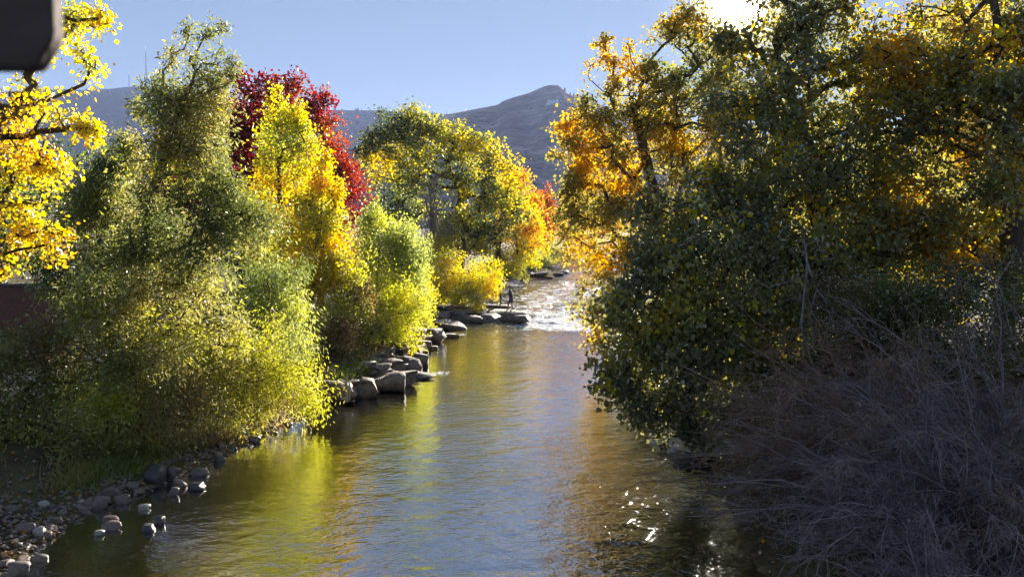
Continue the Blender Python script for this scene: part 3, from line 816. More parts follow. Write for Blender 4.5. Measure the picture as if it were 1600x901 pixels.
grow('willow_shrub', 'dull olive shrub below the golden tree above the dark bank', (-7.6, 32),
     [(530, 430, 40, 36, 33), (520, 490, 40, 40, 32), (550, 470, 30, 40, 33), (500, 540, 30, 36, 31), (540, 540, 36, 30, 32)],
     [BRN, OLV, YGR, YEL], 115, clumps=380, per=44, leaf=0.12, csize=0.32, **WS)
grow('willow_shrub', 'small yellow tipped shrub at the end of the boulder row', (-5.0, 44),
     [(655, 480, 22, 36, 44), (640, 510, 24, 16, 43), (660, 450, 14, 24, 44)],
     [OLV, YGR, YEL], 116, clumps=150, per=44, leaf=0.13, csize=0.32, **WS)
# the big cottonwood by the bend
grow('cottonwood_tree', 'big round cottonwood by the bend, dark green below and yellow on top', (-5.2, 75),
     [(640, 182, 34, 24, 75), (610, 205, 30, 26, 75), (670, 200, 30, 26, 75), (590, 240, 34, 40, 75), (640, 240, 44, 40, 74), (690, 245, 40, 44, 74), (725, 215, 30, 22, 75), (745, 240, 36, 36, 75), (770, 270, 36, 36, 75), (610, 290, 40, 40, 74), (660, 300, 44, 44, 73), (745, 295, 40, 30, 74), (790, 300, 24, 30, 76), (620, 335, 34, 24, 73), (775, 335, 40, 30, 75), (740, 350, 34, 26, 74)],
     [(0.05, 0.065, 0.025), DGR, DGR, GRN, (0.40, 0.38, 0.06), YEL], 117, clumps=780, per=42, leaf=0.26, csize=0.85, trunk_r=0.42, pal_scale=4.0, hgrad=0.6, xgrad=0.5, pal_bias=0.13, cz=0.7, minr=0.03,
     path=[at(722, 380, 75), at(719, 330, 75), at(722, 300, 75), at(690, 240, 75)])
grow('cottonwood_tree', 'golden yellow spreading tree over the bend beside the big cottonwood', (-1.6, 84),
     [(790, 330, 36, 26, 84), (760, 370, 40, 24, 82), (800, 365, 40, 28, 84), (730, 375, 34, 22, 80), (830, 370, 24, 30, 86), (700, 385, 30, 20, 78)],
     [LGR, YGR, YEL, YEL, GOLD], 118, clumps=420, per=40, leaf=0.24, csize=0.8, trunk_r=0.28, pal_scale=3, minr=0.02, group='golden trees at the bend')
grow('cottonwood_tree', 'orange gold tree rising behind the golden trees at the bend', (1.4, 100),
     [(800, 275, 18, 20, 100), (795, 300, 26, 30, 100), (815, 300, 18, 30, 100), (825, 335, 26, 34, 100), (800, 350, 30, 34, 100), (840, 365, 20, 30, 100)],
     [YEL, GOLD, ORG, RUS], 119, clumps=330, per=40, leaf=0.28, csize=0.9, trunk_r=0.3, pal_scale=4, up=0.2, minr=0.02, group='golden trees at the bend')
grow('cottonwood_tree', 'small rust orange tree farthest up the river before the mountain foot', (5.2, 125),
     [(850, 315, 14, 18, 125), (845, 340, 20, 30, 125), (862, 350, 14, 30, 125), (855, 385, 22, 26, 125)],
     [GOLD, ORG, RUS, RUS], 120, clumps=220, per=40, leaf=0.32, csize=1.0, trunk_r=0.28, pal_scale=4, up=0.2, minr=0.02, group='golden trees at the bend')
grow('willow_shrub', 'bushy yellow shrub spilling over the rock ledge', (-4.2, 57),
     [(700, 425, 36, 30, 57), (740, 435, 40, 30, 57), (720, 460, 44, 22, 56), (765, 445, 26, 24, 58), (680, 450, 22, 34, 56), (745, 472, 16, 14, 54.5)],
     [OLV, YGR, YEL, YEL, GOLD], 121, clumps=420, per=44, leaf=0.16, csize=0.46, kind='oval', droop=0.4, cz=0.8, cat='shrub', trunk_r=0.1)
grow('willow_shrub', 'round yellow green shrub at the waterside beyond the ledge', (-1.8, 88),
     [(790, 405, 30, 20, 86), (820, 400, 26, 24, 92), (775, 425, 24, 16, 82), (805, 425, 24, 12, 88)],
     [OLV, YGR, YEL], 122, clumps=260, per=42, leaf=0.2, csize=0.6, kind='oval', cat='shrub', trunk_r=0.1)
grow('willow_shrub', 'low green shrub by the dark rocks at the upper rapids', (4.6, 118),
     [(845, 405, 22, 16, 114), (865, 398, 16, 16, 122), (830, 412, 14, 10, 108)],
     [GRN, LGR, YGR, YEL], 123, clumps=180, per=40, leaf=0.24, csize=0.7, kind='oval', cat='shrub', trunk_r=0.1)
grow('willow_shrub', 'brown gold shrub under the bare grey tree', (-7.4, 64),
     [(690, 385, 26, 26, 64), (675, 410, 26, 24, 63), (700, 360, 16, 24, 65)],
     [BRN, OLV, YGR, GOLD], 124, clumps=220, per=40, leaf=0.18, csize=0.55, kind='oval', cat='shrub', trunk_r=0.1)
# trees closing the view behind
BK = dict(kind='broad', pal_scale=4, minr=0.02, leaf=0.26, per=40, csize=0.8)
grow('cottonwood_tree', 'dark green tree in shade behind the yellow leaves at the far left', (-34, 52),
     [(-40, 330, 90, 70, 52), (40, 330, 60, 60, 52), (90, 300, 30, 70, 52), (0, 400, 90, 40, 52)], [DGR, GRN, OLV], 125, clumps=330, trunk_r=0.3, **BK)
grow('cottonwood_tree', 'shaded green tree low behind the crimson maple', (-18, 54),
     [(300, 360, 60, 60, 54), (380, 370, 60, 50, 54), (220, 370, 60, 56, 54), (460, 390, 50, 40, 54)], [DGR, GRN, OLV], 126, clumps=330, trunk_r=0.3, **BK)
grow('cottonwood_tree', 'rusty gold tree across the river above the upper rapids', (22, 150),
     [(900, 330, 30, 40, 150), (940, 320, 50, 60, 150), (885, 370, 22, 26, 150), (920, 380, 40, 30, 150)], [YEL, GOLD, ORG, RUS], 127, clumps=300, trunk_r=0.35, kind='broad', pal_scale=4, minr=0.03, leaf=0.36, per=38, csize=1.2)

# ---- right bank
grow('cottonwood_tree', 'orange and olive cottonwood leaning over the river against the sky', (10.6, 35),
     [(942, 70, 10, 18, 33), (950, 100, 18, 26, 33), (930, 95, 12, 16, 33), (985, 80, 9, 20, 33.5), (985, 110, 18, 22, 33.5), (960, 140, 14, 26, 33), (1010, 110, 20, 22, 34), (1045, 130, 34, 34, 34), (905, 165, 14, 14, 32), (920, 180, 26, 20, 32), (890, 200, 16, 16, 32), (945, 200, 34, 26, 32.5),
      (875, 240, 10, 12, 32), (905, 225, 26, 20, 32), (930, 250, 40, 34, 32.5), (1000, 180, 46, 44, 34), (1060, 200, 50, 60, 35), (980, 260, 50, 44, 33.5), (900, 290, 26, 26, 32.5), (940, 320, 46, 40, 33), (1010, 330, 60, 50, 34), (890, 340, 20, 34, 33), (920, 390, 40, 34, 33), (970, 400, 50, 44, 33), (935, 440, 34, 30, 32.5), (930, 490, 26, 34, 32), (960, 470, 44, 44, 32.5), (925, 540, 16, 26, 31.5), (1085, 100, 44, 60, 35), (1070, 40, 36, 40, 35), (1110, 180, 50, 60, 35), (1090, 270, 60, 60, 34.5), (1140, 90, 40, 60, 36)],
     [GRN, (0.22, 0.22, 0.07), (0.29, 0.27, 0.08), (0.38, 0.31, 0.08), (0.48, 0.36, 0.06), GOLD], 130, clumps=1550, per=36, leaf=0.15, csize=0.42, trunk_r=0.3, pal_scale=1.6, pal_bias=0.02, droop=0.5,
     path=[at(1075, 460, 34.5), at(1030, 330, 34), at(1008, 240, 33.5), at(985, 150, 33.5)], kind='broad', gap=0.7)
grow('cottonwood_tree', 'huge dark green cottonwood filling the right bank and drooping to the water', (9.6, 21.5),
     [(1130, 60, 30, 34, 24), (1205, 70, 56, 56, 24), (1285, 40, 66, 50, 24), (1240, -30, 90, 40, 24.5), (1170, 180, 60, 60, 22.5), (1250, 170, 90, 80, 23), (1350, 120, 90, 90, 24), (1140, 280, 60, 60, 21.5), (1220, 290, 100, 80, 21.5), (1330, 270, 100, 90, 22.5),
      (1060, 350, 60, 60, 20.5), (1140, 380, 90, 70, 20), (1250, 400, 90, 60, 20.5), (1360, 380, 90, 70, 21.5), (1020, 430, 50, 50, 19.8), (1080, 470, 70, 60, 19.2), (1180, 490, 80, 60, 19), (960, 500, 40, 40, 19.4), (1010, 530, 60, 44, 18.8), (1100, 560, 80, 46, 18.6), (1190, 570, 60, 40, 18.8),
      (945, 560, 24, 30, 18.8), (980, 600, 46, 34, 18.6), (1060, 620, 60, 36, 18.4), (945, 650, 28, 22, 18.2), (1000, 660, 44, 26, 18.2), (1080, 665, 50, 24, 18.2), (1030, 695, 26, 10, 18.2)],
     [(0.15, 0.165, 0.08), (0.18, 0.19, 0.09), (0.21, 0.215, 0.095), (0.24, 0.24, 0.10), (0.27, 0.26, 0.09), OLV, (0.42, 0.32, 0.06)], 131, clumps=2350, per=40, leaf=0.125, csize=0.42, trunk_r=0.4, pal_scale=1.5, pal_bias=-0.05, droop=0.7, kind='heart', gap=0.85, backlit=0.09,
     path=[at(1330, 520, 21.5), at(1290, 380, 21.8), at(1260, 240, 22.5), at(1220, 100, 23.5)])
grow('cottonwood_tree', 'thick trunked cottonwood at the right edge with browning leaves', (12.6, 20.5),
     [(1450, 40, 80, 60, 21), (1540, 40, 80, 60, 21), (1430, 130, 60, 60, 21.5), (1500, 110, 50, 50, 20), (1560, 170, 46, 70, 22.5), (1450, 220, 70, 60, 21), (1520, 250, 50, 60, 22.5), (1440, 320, 70, 60, 20.5), (1530, 350, 60, 60, 22), (1620, 100, 60, 90, 21), (1620, 300, 60, 90, 21), (1480, 400, 70, 50, 20), (1550, 310, 34, 60, 18.6), (1565, 130, 44, 40, 18.8), (1590, 230, 34, 30, 18.6)],
     [(0.13, 0.14, 0.06), (0.17, 0.17, 0.07), (0.21, 0.20, 0.07), OLV, (0.36, 0.24, 0.07), GOLD], 132, clumps=1150, per=42, leaf=0.12, csize=0.42, trunk_r=0.28, pal_scale=1.7, droop=0.6, kind='heart', pal_bias=0.05, backlit=0.10,
     path=[at(1585, 420, 20.4), at(1580, 250, 20.2), at(1560, 100, 20), at(1545, -60, 20)])
grow('cottonwood_tree', 'green tree deeper in the right bank wood behind the huge cottonwood', (17, 34),
     [(1300, 300, 120, 90, 34), (1450, 300, 120, 100, 34), (1200, 420, 90, 60, 34), (1380, 430, 140, 60, 34), (1560, 380, 90, 100, 34)],
     [GRN, LGR, OLV, YGR, GOLD], 133, clumps=620, per=44, leaf=0.22, csize=0.65, trunk_r=0.3, pal_scale=2.5, gap=1.8, backlit=0.15, kind='broad', minr=0.02)
grow('river_shrub', 'dark leafy shrub under the thick trunked cottonwood', (10.3, 15.5),
     [(1450, 470, 100, 50, 16), (1550, 470, 80, 60, 16), (1380, 500, 70, 44, 16.5), (1520, 560, 90, 50, 15), (1600, 560, 60, 80, 15), (1330, 460, 60, 40, 17.5)],
     [DGR, (0.12, 0.12, 0.05), GRN, BRN], 134, clumps=700, per=52, leaf=0.08, csize=0.3, trunk_r=0.06, cat='shrub', kind='oval', droop=0.3)

grow('cottonwood_tree', 'olive and gold tree behind the thick trunk at the right edge', (22, 33),
     [(1490, 120, 70, 80, 33), (1570, 170, 70, 90, 33), (1620, 60, 70, 80, 33), (1500, 240, 60, 60, 33), (1590, 290, 70, 70, 33), (1530, 30, 70, 50, 34)],
     [DGR, GRN, OLV, (0.36, 0.24, 0.07), GOLD], 138, clumps=520, per=44, leaf=0.2, csize=0.6, trunk_r=0.3, pal_scale=2.5, kind='broad', minr=0.02, backlit=0.1)
grow('river_shrub', 'added sun-blocking shrub on the right bank behind the hanging cottonwood limbs', (10.2, 33),
     [(1060, 490, 60, 44, 33), (1130, 460, 70, 60, 33), (1010, 520, 46, 34, 32), (1210, 470, 70, 60, 33), (1160, 390, 60, 50, 34), (1090, 540, 60, 26, 31)],
     [DGR, GRN, OLV, OLV], 139, clumps=520, cat='shrub', kind='broad', droop=0.3, leaf=0.17, csize=0.5, trunk_r=0.09, per=46)  # shrub added to keep the low sun off the near water
RS = dict(cat='shrub', kind='oval', droop=0.3, leaf=0.10, csize=0.34, trunk_r=0.06, per=50)
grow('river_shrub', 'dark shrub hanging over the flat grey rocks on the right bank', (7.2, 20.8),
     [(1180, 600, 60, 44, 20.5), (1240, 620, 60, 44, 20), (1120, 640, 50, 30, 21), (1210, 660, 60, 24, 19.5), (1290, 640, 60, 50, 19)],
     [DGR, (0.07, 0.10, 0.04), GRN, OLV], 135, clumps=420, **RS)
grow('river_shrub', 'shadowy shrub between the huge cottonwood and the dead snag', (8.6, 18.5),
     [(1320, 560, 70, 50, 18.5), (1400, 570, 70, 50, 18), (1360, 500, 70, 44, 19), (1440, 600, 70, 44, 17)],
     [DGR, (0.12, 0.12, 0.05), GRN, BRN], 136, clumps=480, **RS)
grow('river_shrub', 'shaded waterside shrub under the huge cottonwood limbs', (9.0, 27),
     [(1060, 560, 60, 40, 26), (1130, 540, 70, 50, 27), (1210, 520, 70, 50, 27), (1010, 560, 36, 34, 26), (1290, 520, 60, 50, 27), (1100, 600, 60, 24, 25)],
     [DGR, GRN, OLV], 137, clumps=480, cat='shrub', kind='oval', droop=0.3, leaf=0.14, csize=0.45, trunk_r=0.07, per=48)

# ------------------------------------------------------------------ bare stems: bushes, snag, leafless tree
def bent(p0, d, L, sag, n, rng, wob=0.06):
    """(K,n+1,3) curved stems"""
    K = len(p0)
    t = np.linspace(0, 1, n + 1)[None, :, None]
    pts = p0[:, None, :] + d[:, None, :] * L[:, None, None] * t
    pts[:, :, 2] -= (sag[:, None] * L[:, None] * t[:, :, 0] ** 2)
    w = np.cumsum(rng.normal(0, wob, (K, n + 1, 3)), 1) * L[:, None, None] / n
    w[:, 0] = 0
    return pts + w
def stems_to_mesh(groups):
    V, F, b = [], [], 0
    for pts, r0, r1, ns in groups:
        K, n = pts.shape[0], pts.shape[1] - 1
        t = np.linspace(0, 1, n + 1)
        rad = r0[:, None] * (1 - t[None]) + r1[:, None] * t[None]
        v, f = tubes(pts[:, :-1].reshape(-1, 3), pts[:, 1:].reshape(-1, 3), rad[:, :-1].ravel(), rad[:, 1:].ravel(), ns)
        V.append(v); F.append(f + b); b += len(v)
    return np.concatenate(V), np.concatenate(F)
def side_shoots(pts, per, rng, lmin, lmax, tmin, spread, n, sag):
    K, m = pts.shape[0], pts.shape[1]
    i = np.repeat(np.arange(K), per)
    t = rng.uniform(tmin, 0.98, len(i)) * (m - 1)
    k = np.minimum(t.astype(int), m - 2); f = (t - k)[:, None]
    p = pts[i, k] * (1 - f) + pts[i, k + 1] * f
    tan = unit(pts[i, k + 1] - pts[i, k])
    d = unit(tan + rng.normal(0, spread, (len(i), 3)))
    L = rng.uniform(lmin, lmax, len(i)) * (1.15 - 0.5 * t / (m - 1))
    return bent(p, d, L, np.full(len(i), sag) * rng.uniform(0, 2, len(i)), n, rng, 0.1)

M_BUSH = [rough_mat('bare_twigs_grey', [(0.3, (0.17, 0.115, 0.125)), (0.6, (0.35, 0.26, 0.27)), (0.8, (0.52, 0.41, 0.41))], 3, 0.2, 0.8),
          rough_mat('bare_twigs_brown', [(0.3, (0.16, 0.10, 0.07)), (0.6, (0.34, 0.225, 0.16)), (0.8, (0.46, 0.33, 0.25))], 3, 0.2, 0.8)]
def bare_bush(label, x, y, h, stems, seed, mat, lean=(0, 0), leaves=0, pal=None, twigs=11, group='leafless bushes on the near right bank'):
    rng = np.random.default_rng(seed)
    b = np.array((x, y, gz(x, y) - 0.05))
    th = rng.uniform(0, 2 * np.pi, stems); el = np.arccos(rng.uniform(0.12, 0.98, stems))
    d = np.stack([np.cos(th) * np.sin(el) + lean[0], np.sin(th) * np.sin(el) + lean[1], np.cos(el)], 1)
    d = unit(d)
    p0 = np.stack([rng.normal(0, .28, stems), rng.normal(0, .28, stems), np.zeros(stems)], 1)
    L = h * rng.uniform(0.6, 1.15, stems)
    A = bent(p0, d, L, rng.uniform(0.08, 0.5, stems), 9, rng, 0.08)
    B = side_shoots(A, twigs, rng, 0.35 * h * .6, 0.35 * h, 0.25, 0.45, 5, 0.25)
    Cc = side_shoots(B, 5, rng, 0.12, 0.42, 0.15, 0.75, 2, 0.2)
    floor = lambda P_: np.maximum(P_[:, :, 2], 0.03)
    for P_ in (A, B, Cc): P_[:, :, 2] = floor(P_)
    V, F = stems_to_mesh([(A, np.where(rng.random(len(A)) < .18, .032, rng.uniform(.007, .02, len(A))), np.full(len(A), .006), 5), (B, rng.uniform(.004, .009, len(B)), np.full(len(B), .003), 3), (Cc, np.full(len(Cc), .0042), np.full(len(Cc), .0028), 3)])
    e = link('bare_bush', None, loc=b); tag(e, label, 'bush', group)
    link('stems', mesh_np('stems', V, F, [mat], smooth=True), e)
    if leaves:
        k = rng.choice(len(Cc), leaves)
        lp = Cc[k, 1] + rng.normal(0, .03, (leaves, 3))
        cols = pal_interp(pal, rng.uniform(0, 1, leaves)) * rng.uniform(.7, 1.2, leaves)[:, None]
        link('foliage', leaf_mesh('foliage', lp, rng.normal(size=(leaves, 3)), 0.055, 'oval', cols, rng), e)
    return e
bare_bush('sprawling grey leafless bush arching over the water in the bottom right corner', 7.2, 12.0, 3.6, 180, 201, M_BUSH[0], (-0.05, -0.05), 900, [BRN, TAN])
bare_bush('brown leafless bush with a few dry leaves below the dead snag', 7.4, 14.6, 4.6, 170, 202, M_BUSH[1], (0, 0), 4200, [BRN, TAN, OLV])
bare_bush('dark leafless bush at the right edge of the picture', 8.6, 12.9, 4.5, 160, 203, M_BUSH[0], (0, 0), 2600, [BRN, OLV, GRN])
bare_bush('low leafless bush hugging the bottom edge by the water', 5.7, 9.6, 1.9, 100, 204, M_BUSH[0], (0, 0))
bare_bush('leafless thicket with brown leaves at the foot of the huge cottonwood', 8.8, 16.4, 4.3, 140, 205, M_BUSH[1], (0, 0), 4200, [BRN, OLV, GRN])
bare_bush('tangled leafless bush in the far right corner of the bank', 7.9, 10.2, 2.3, 110, 206, M_BUSH[1], (0, 0), 300, [BRN, OLV])

def dead_snag():
    rng = np.random.default_rng(210)
    Y = 17.0
    lines = [([(1290, 640), (1270, 570), (1252, 510), (1258, 450), (1261, 410), (1257, 375), (1254, 350)], .030, .012),
             ([(1261, 410), (1268, 430), (1276, 452), (1290, 468), (1302, 478), (1300, 500), (1290, 525)], .022, .008),
             ([(1302, 478), (1318, 468), (1338, 470), (1358, 482), (1364, 498)], .010, .005),
             ([(1276, 452), (1266, 490), (1272, 520), (1270, 545)], .012, .006),
             ([(1257, 500), (1240, 520), (1222, 530)], .010, .005), ([(1259, 430), (1232, 440), (1200, 448), (1170, 430)], .010, .005),
             ([(1258, 385), (1275, 375), (1284, 395), (1282, 410)], .009, .005), ([(1259, 395), (1245, 385), (1240, 398)], .008, .004), ([(1262, 415), (1285, 405), (1305, 404)], .008, .004)]
    base = at(1262, 640, Y); base[2] = gz(base[0], Y) - 0.1
    e = link('dead_snag', None, loc=base); tag(e, 'pale dead branch with crooked twigs standing before the dark cottonwood', 'dead tree')
    for k, (ln, r0, r1) in enumerate(lines):
        P = np.array([at(u, v, Y + 0.25 * math.sin(3 * j + k)) for j, (u, v) in enumerate(ln)]) - base
        if k == 0: P = np.concatenate([[np.zeros(3)], P])
        t = np.linspace(0, len(P) - 1, len(P) * 4)
        Q = np.stack([np.interp(t, np.arange(len(P)), P[:, c]) for c in range(3)], 1) + rng.normal(0, .006, (len(t), 3))
        A = Q[None]
        B = side_shoots(A, 9 if k < 2 else 6, rng, .18, .5, .3, .55, 5, .3)
        V, F = stems_to_mesh([(A, np.array([r0 * 1.15]), np.array([r1 * 1.3]), 6), (B, np.full(len(B), .007), np.full(len(B), .004), 3)])
        link('trunk' if k == 0 else 'branch', mesh_np('branch', V, F, [M_DEAD], smooth=True), e)
dead_snag()

def bare_tree():
    rng = np.random.default_rng(220)
    b = at(668, 415, 62); b[2] = gz(b[0], 62) - 0.1
    H = at(668, 300, 62)[2] - b[2]
    e = link('bare_tree', None, loc=b); tag(e, 'leafless grey tree in the shade under the big cottonwood', 'tree')
    tr = bent(np.zeros((1, 3)), np.array([[0.02, 0, 1.0]]), np.array([H]), np.array([0.0]), 12, rng, .03)
    V, F = stems_to_mesh([(tr, np.array([.13]), np.array([.03]), 8)])
    link('trunk', mesh_np('trunk', V, F, [M_DEAD], smooth=True), e)
    B = side_shoots(tr, 46, rng, H * .3, H * .5, .3, .55, 6, -.05)
    Cc = side_shoots(B, 12, rng, .5, 1.2, .2, .4, 4, 0)
    V, F = stems_to_mesh([(B, np.full(len(B), .03), np.full(len(B), .014), 4), (Cc, np.full(len(Cc), .013), np.full(len(Cc), .009), 3)])
    link('branches', mesh_np('branches', V, F, [M_DEAD], smooth=True), e)
bare_tree()

# ------------------------------------------------------------------ rocks
def rock_mesh(seed, dims, cuts=11, box=0.65, rough=0.13, sub=3, mat=None, smooth=True):
    rng = np.random.default_rng(seed)
    bm = bmesh.new(); bmesh.ops.create_icosphere(bm, subdivisions=sub, radius=1.0)
    co = np.array([v.co[:] for v in bm.verts])
    co = np.sign(co) * np.abs(co) ** box
    co = co / np.max(np.abs(co))
    for k in range(cuts):
        n = unit(rng.normal(size=(1, 3)) * np.array([[1, 1, 0.6]]))[0]; d = rng.uniform(0.5, 0.95)
        pr = co @ n
        co -= np.maximum(pr - d, 0)[:, None] * n[None]
    nrm = unit(co)
    co = co + nrm * ((fbm(co * np.array((1.6, 1.6, 2.6)) + seed, seed, 5) - 0.5) * 2.4 * rough)[:, None]
    co = co * np.array(dims)[None] * 0.5
    for v, c in zip(bm.verts, co): v.co = c
    me = bpy.data.meshes.new('rock'); bm.to_mesh(me); bm.free()
    me.polygons.foreach_set('use_smooth', np.full(len(me.polygons), smooth))
    me.materials.append(mat or M_ROCK)
    return me
def place_rock(name, u, v, w, h, label, cat, seed, mat=None, deep=1.0, group=None, yaw=None, box=0.30, Y=None, **kw):
    """u, v: middle of the rock in the photo, w x h its size there"""
    p = hit(u, v + h * 0.5)
    if Y: p = np.array((at(u, v + h * .5, Y)[0], Y, at(u, v + h * .5, Y)[2]))
    k = p[1] / FPX
    dims = (w * k * 1.6, w * k * deep * 1.5, h * k * 0.92)
    o = link(name, rock_mesh(seed, dims, mat=mat, box=box, **kw))
    o.location = (p[0], p[1] + dims[1] * 0.36, p[2] + dims[2] * 0.36)
    o.rotation_euler = (0, 0, (np.random.default_rng(seed).uniform(-.3, .3) if yaw is None else yaw))
    tag(o, label, cat, group)
    return o
G1 = 'boulders lining the left bank'
for k, (u, v, w, h, lab) in enumerate([
        (522, 612, 56, 40, 'dark squared boulder left of the pale driftwood'), (570, 606, 36, 36, 'dark boulder just right of the pale driftwood'),
        (598, 596, 40, 38, 'wide blunt boulder with a cracked flat top, second right of the driftwood'), (622, 592, 36, 30, 'rounded boulder at the waterline ending the lower row'),
        (612, 577, 44, 18, 'flat tan boulder behind the lower row'), (626, 566, 48, 20, 'broad sloping slab with a sunlit top'),
        (642, 568, 28, 34, 'tall wedge shaped boulder with a dark face on the water'), (653, 560, 20, 28, 'leaning thin boulder on the outer corner of the bank'),
        (640, 547, 46, 16, 'long tan slab above the wedge shaped boulder'), (640, 537, 44, 14, 'narrow ridged slab in the middle of the upper stack'),
        (646, 529, 40, 12, 'flat slab near the top of the upper stack'), (636, 521, 38, 18, 'dark block topping the upper stack'),
        (667, 539, 14, 18, 'small upright rock beside the green weed'), (677, 524, 26, 28, 'dark steep boulder below the yellow shrub'),
        (690, 507, 46, 18, 'dark flat boulder between the stack and the ledge'), (676, 497, 40, 20, 'dark boulder under the yellow shrub above the ledge corner'),
        (706, 510, 26, 12, 'low dark boulder at the inner end of the ledge')]):
    place_rock('boulder', u, v, w, h, lab, 'boulder', 300 + k, group=G1)
rng = np.random.default_rng(66)
for k in range(60):
    y = rng.uniform(25.5, 49); d = rng.uniform(-0.35, 0.9); x = float(xl(y)) - d; sz = rng.uniform(.45, 1.15)
    o = link('boulder', rock_mesh(600 + k, (sz * 1.3, sz, sz * rng.uniform(.25, .45)), box=0.28, sub=3)); o.location = (x, y, gz(x, y) + sz * .12); o.rotation_euler = (rng.uniform(-.2, .2), rng.uniform(-.2, .2), rng.uniform(0, 6))
    tag(o, 'smaller broken rock wedged between the boulders of the left bank', 'boulder', 'rubble between the bank boulders')
place_rock('boulder', 652, 589, 40, 9, 'low dark rock awash off the boulder row', 'boulder', 330, mat=M_SLAB, deep=1.1)
place_rock('boulder', 702, 525, 22, 7, 'small dark rock breaking the water near the ledge', 'boulder', 331, mat=M_SLAB)
place_rock('boulder', 680, 543, 9, 7, 'small pale wet stone at the edge of the current', 'boulder', 332, mat=M_COB[3])

def slab(u0, v0, u1, v1, Y, depth, label, seed, mat=None):
    a, b = at(u0, v1, Y), at(u1, v0, Y)
    dims = ((b[0] - a[0]) * 1.28, depth * 1.15, (b[2] - a[2]) * 1.0)
    o = link('ledge_rock', rock_mesh(seed, dims, cuts=10, box=0.30, rough=0.13, mat=mat or M_SLAB))
    o.location = ((a[0] + b[0]) / 2, Y + depth * 0.5, (a[2] + b[2]) / 2 - dims[2] * 0.1)
    o.rotation_euler = (0, 0, np.random.default_rng(seed).uniform(-.06, .06))
    return tag(o, label, 'rock', 'slabs of the rock ledge')
for sl in [(706, 493, 748, 505, 50.4, 2.0, 'front ledge block nearest the bank boulders'), (744, 491, 786, 505, 50.8, 2.2, 'middle front block of the rock ledge'), (782, 493, 825, 503, 50.6, 2.2, 'outermost front block of the ledge pointing into the rapids'),
           (660, 497, 708, 512, 49.4, 2.4, 'thick dark block at the bank end of the rock ledge'), (688, 486, 728, 495, 52.6, 2.4, 'ledge block stepping up behind the front row beside the bank'), (724, 485, 772, 495, 52.9, 2.4, 'wide ledge block in the middle of the second step'),
           (680, 477, 716, 488, 55.0, 2.4, 'shaded upper ledge block under the yellow shrub'), (712, 478, 748, 487, 55.2, 2.4, 'second shaded upper ledge block under the yellow shrub'), (756, 477, 797, 485, 55.6, 2.0, 'short upper ledge block behind the small person')]:
    slab(*sl, seed=340 + sl[0])
slab(768, 484, 818, 494, 53.0, 2.6, 'sunlit tan ledge block under the standing person', 345, M_ROCK)
slab(809, 485, 823, 491, 54.4, 0.9, 'small dark rock at the tip of the ledge', 346)
for k, (u, v, w, h, lab) in enumerate([(826, 428, 22, 8, 'dark rock at the upper rapids below the green shrub'), (843, 428, 20, 8, 'second dark rock at the upper rapids'), (872, 428, 14, 6, 'dark rock in midstream at the upper rapids'), (884, 424, 12, 6, 'small rock farthest across the upper rapids'), (858, 433, 12, 4, 'low flat rock just below the upper rapids')]):
    place_rock('boulder', u, v, w, h, lab, 'boulder', 350 + k, mat=M_SLAB, group='rocks at the upper rapids')
for k, (u, v, w, h, Y, lab) in enumerate([(1066, 706, 60, 16, 19.6, 'flat grey slab nearest the open water under the huge cottonwood'), (1112, 696, 70, 16, 20.4, 'flat grey slab farther back under the huge cottonwood'), (1128, 712, 84, 16, 19.2, 'long grey slab at the waterline beside the bare bush'),
                                          (1180, 702, 60, 22, 19.8, 'grey slab half hidden by the bare bush'), (1150, 640, 60, 30, 22, 'dark rock in the shade behind the grey slabs')]):
    place_rock('flat_rock', u, v, w, h, lab, 'rock', 360 + k, mat=M_WET, box=0.35, group='flat rocks on the right bank')

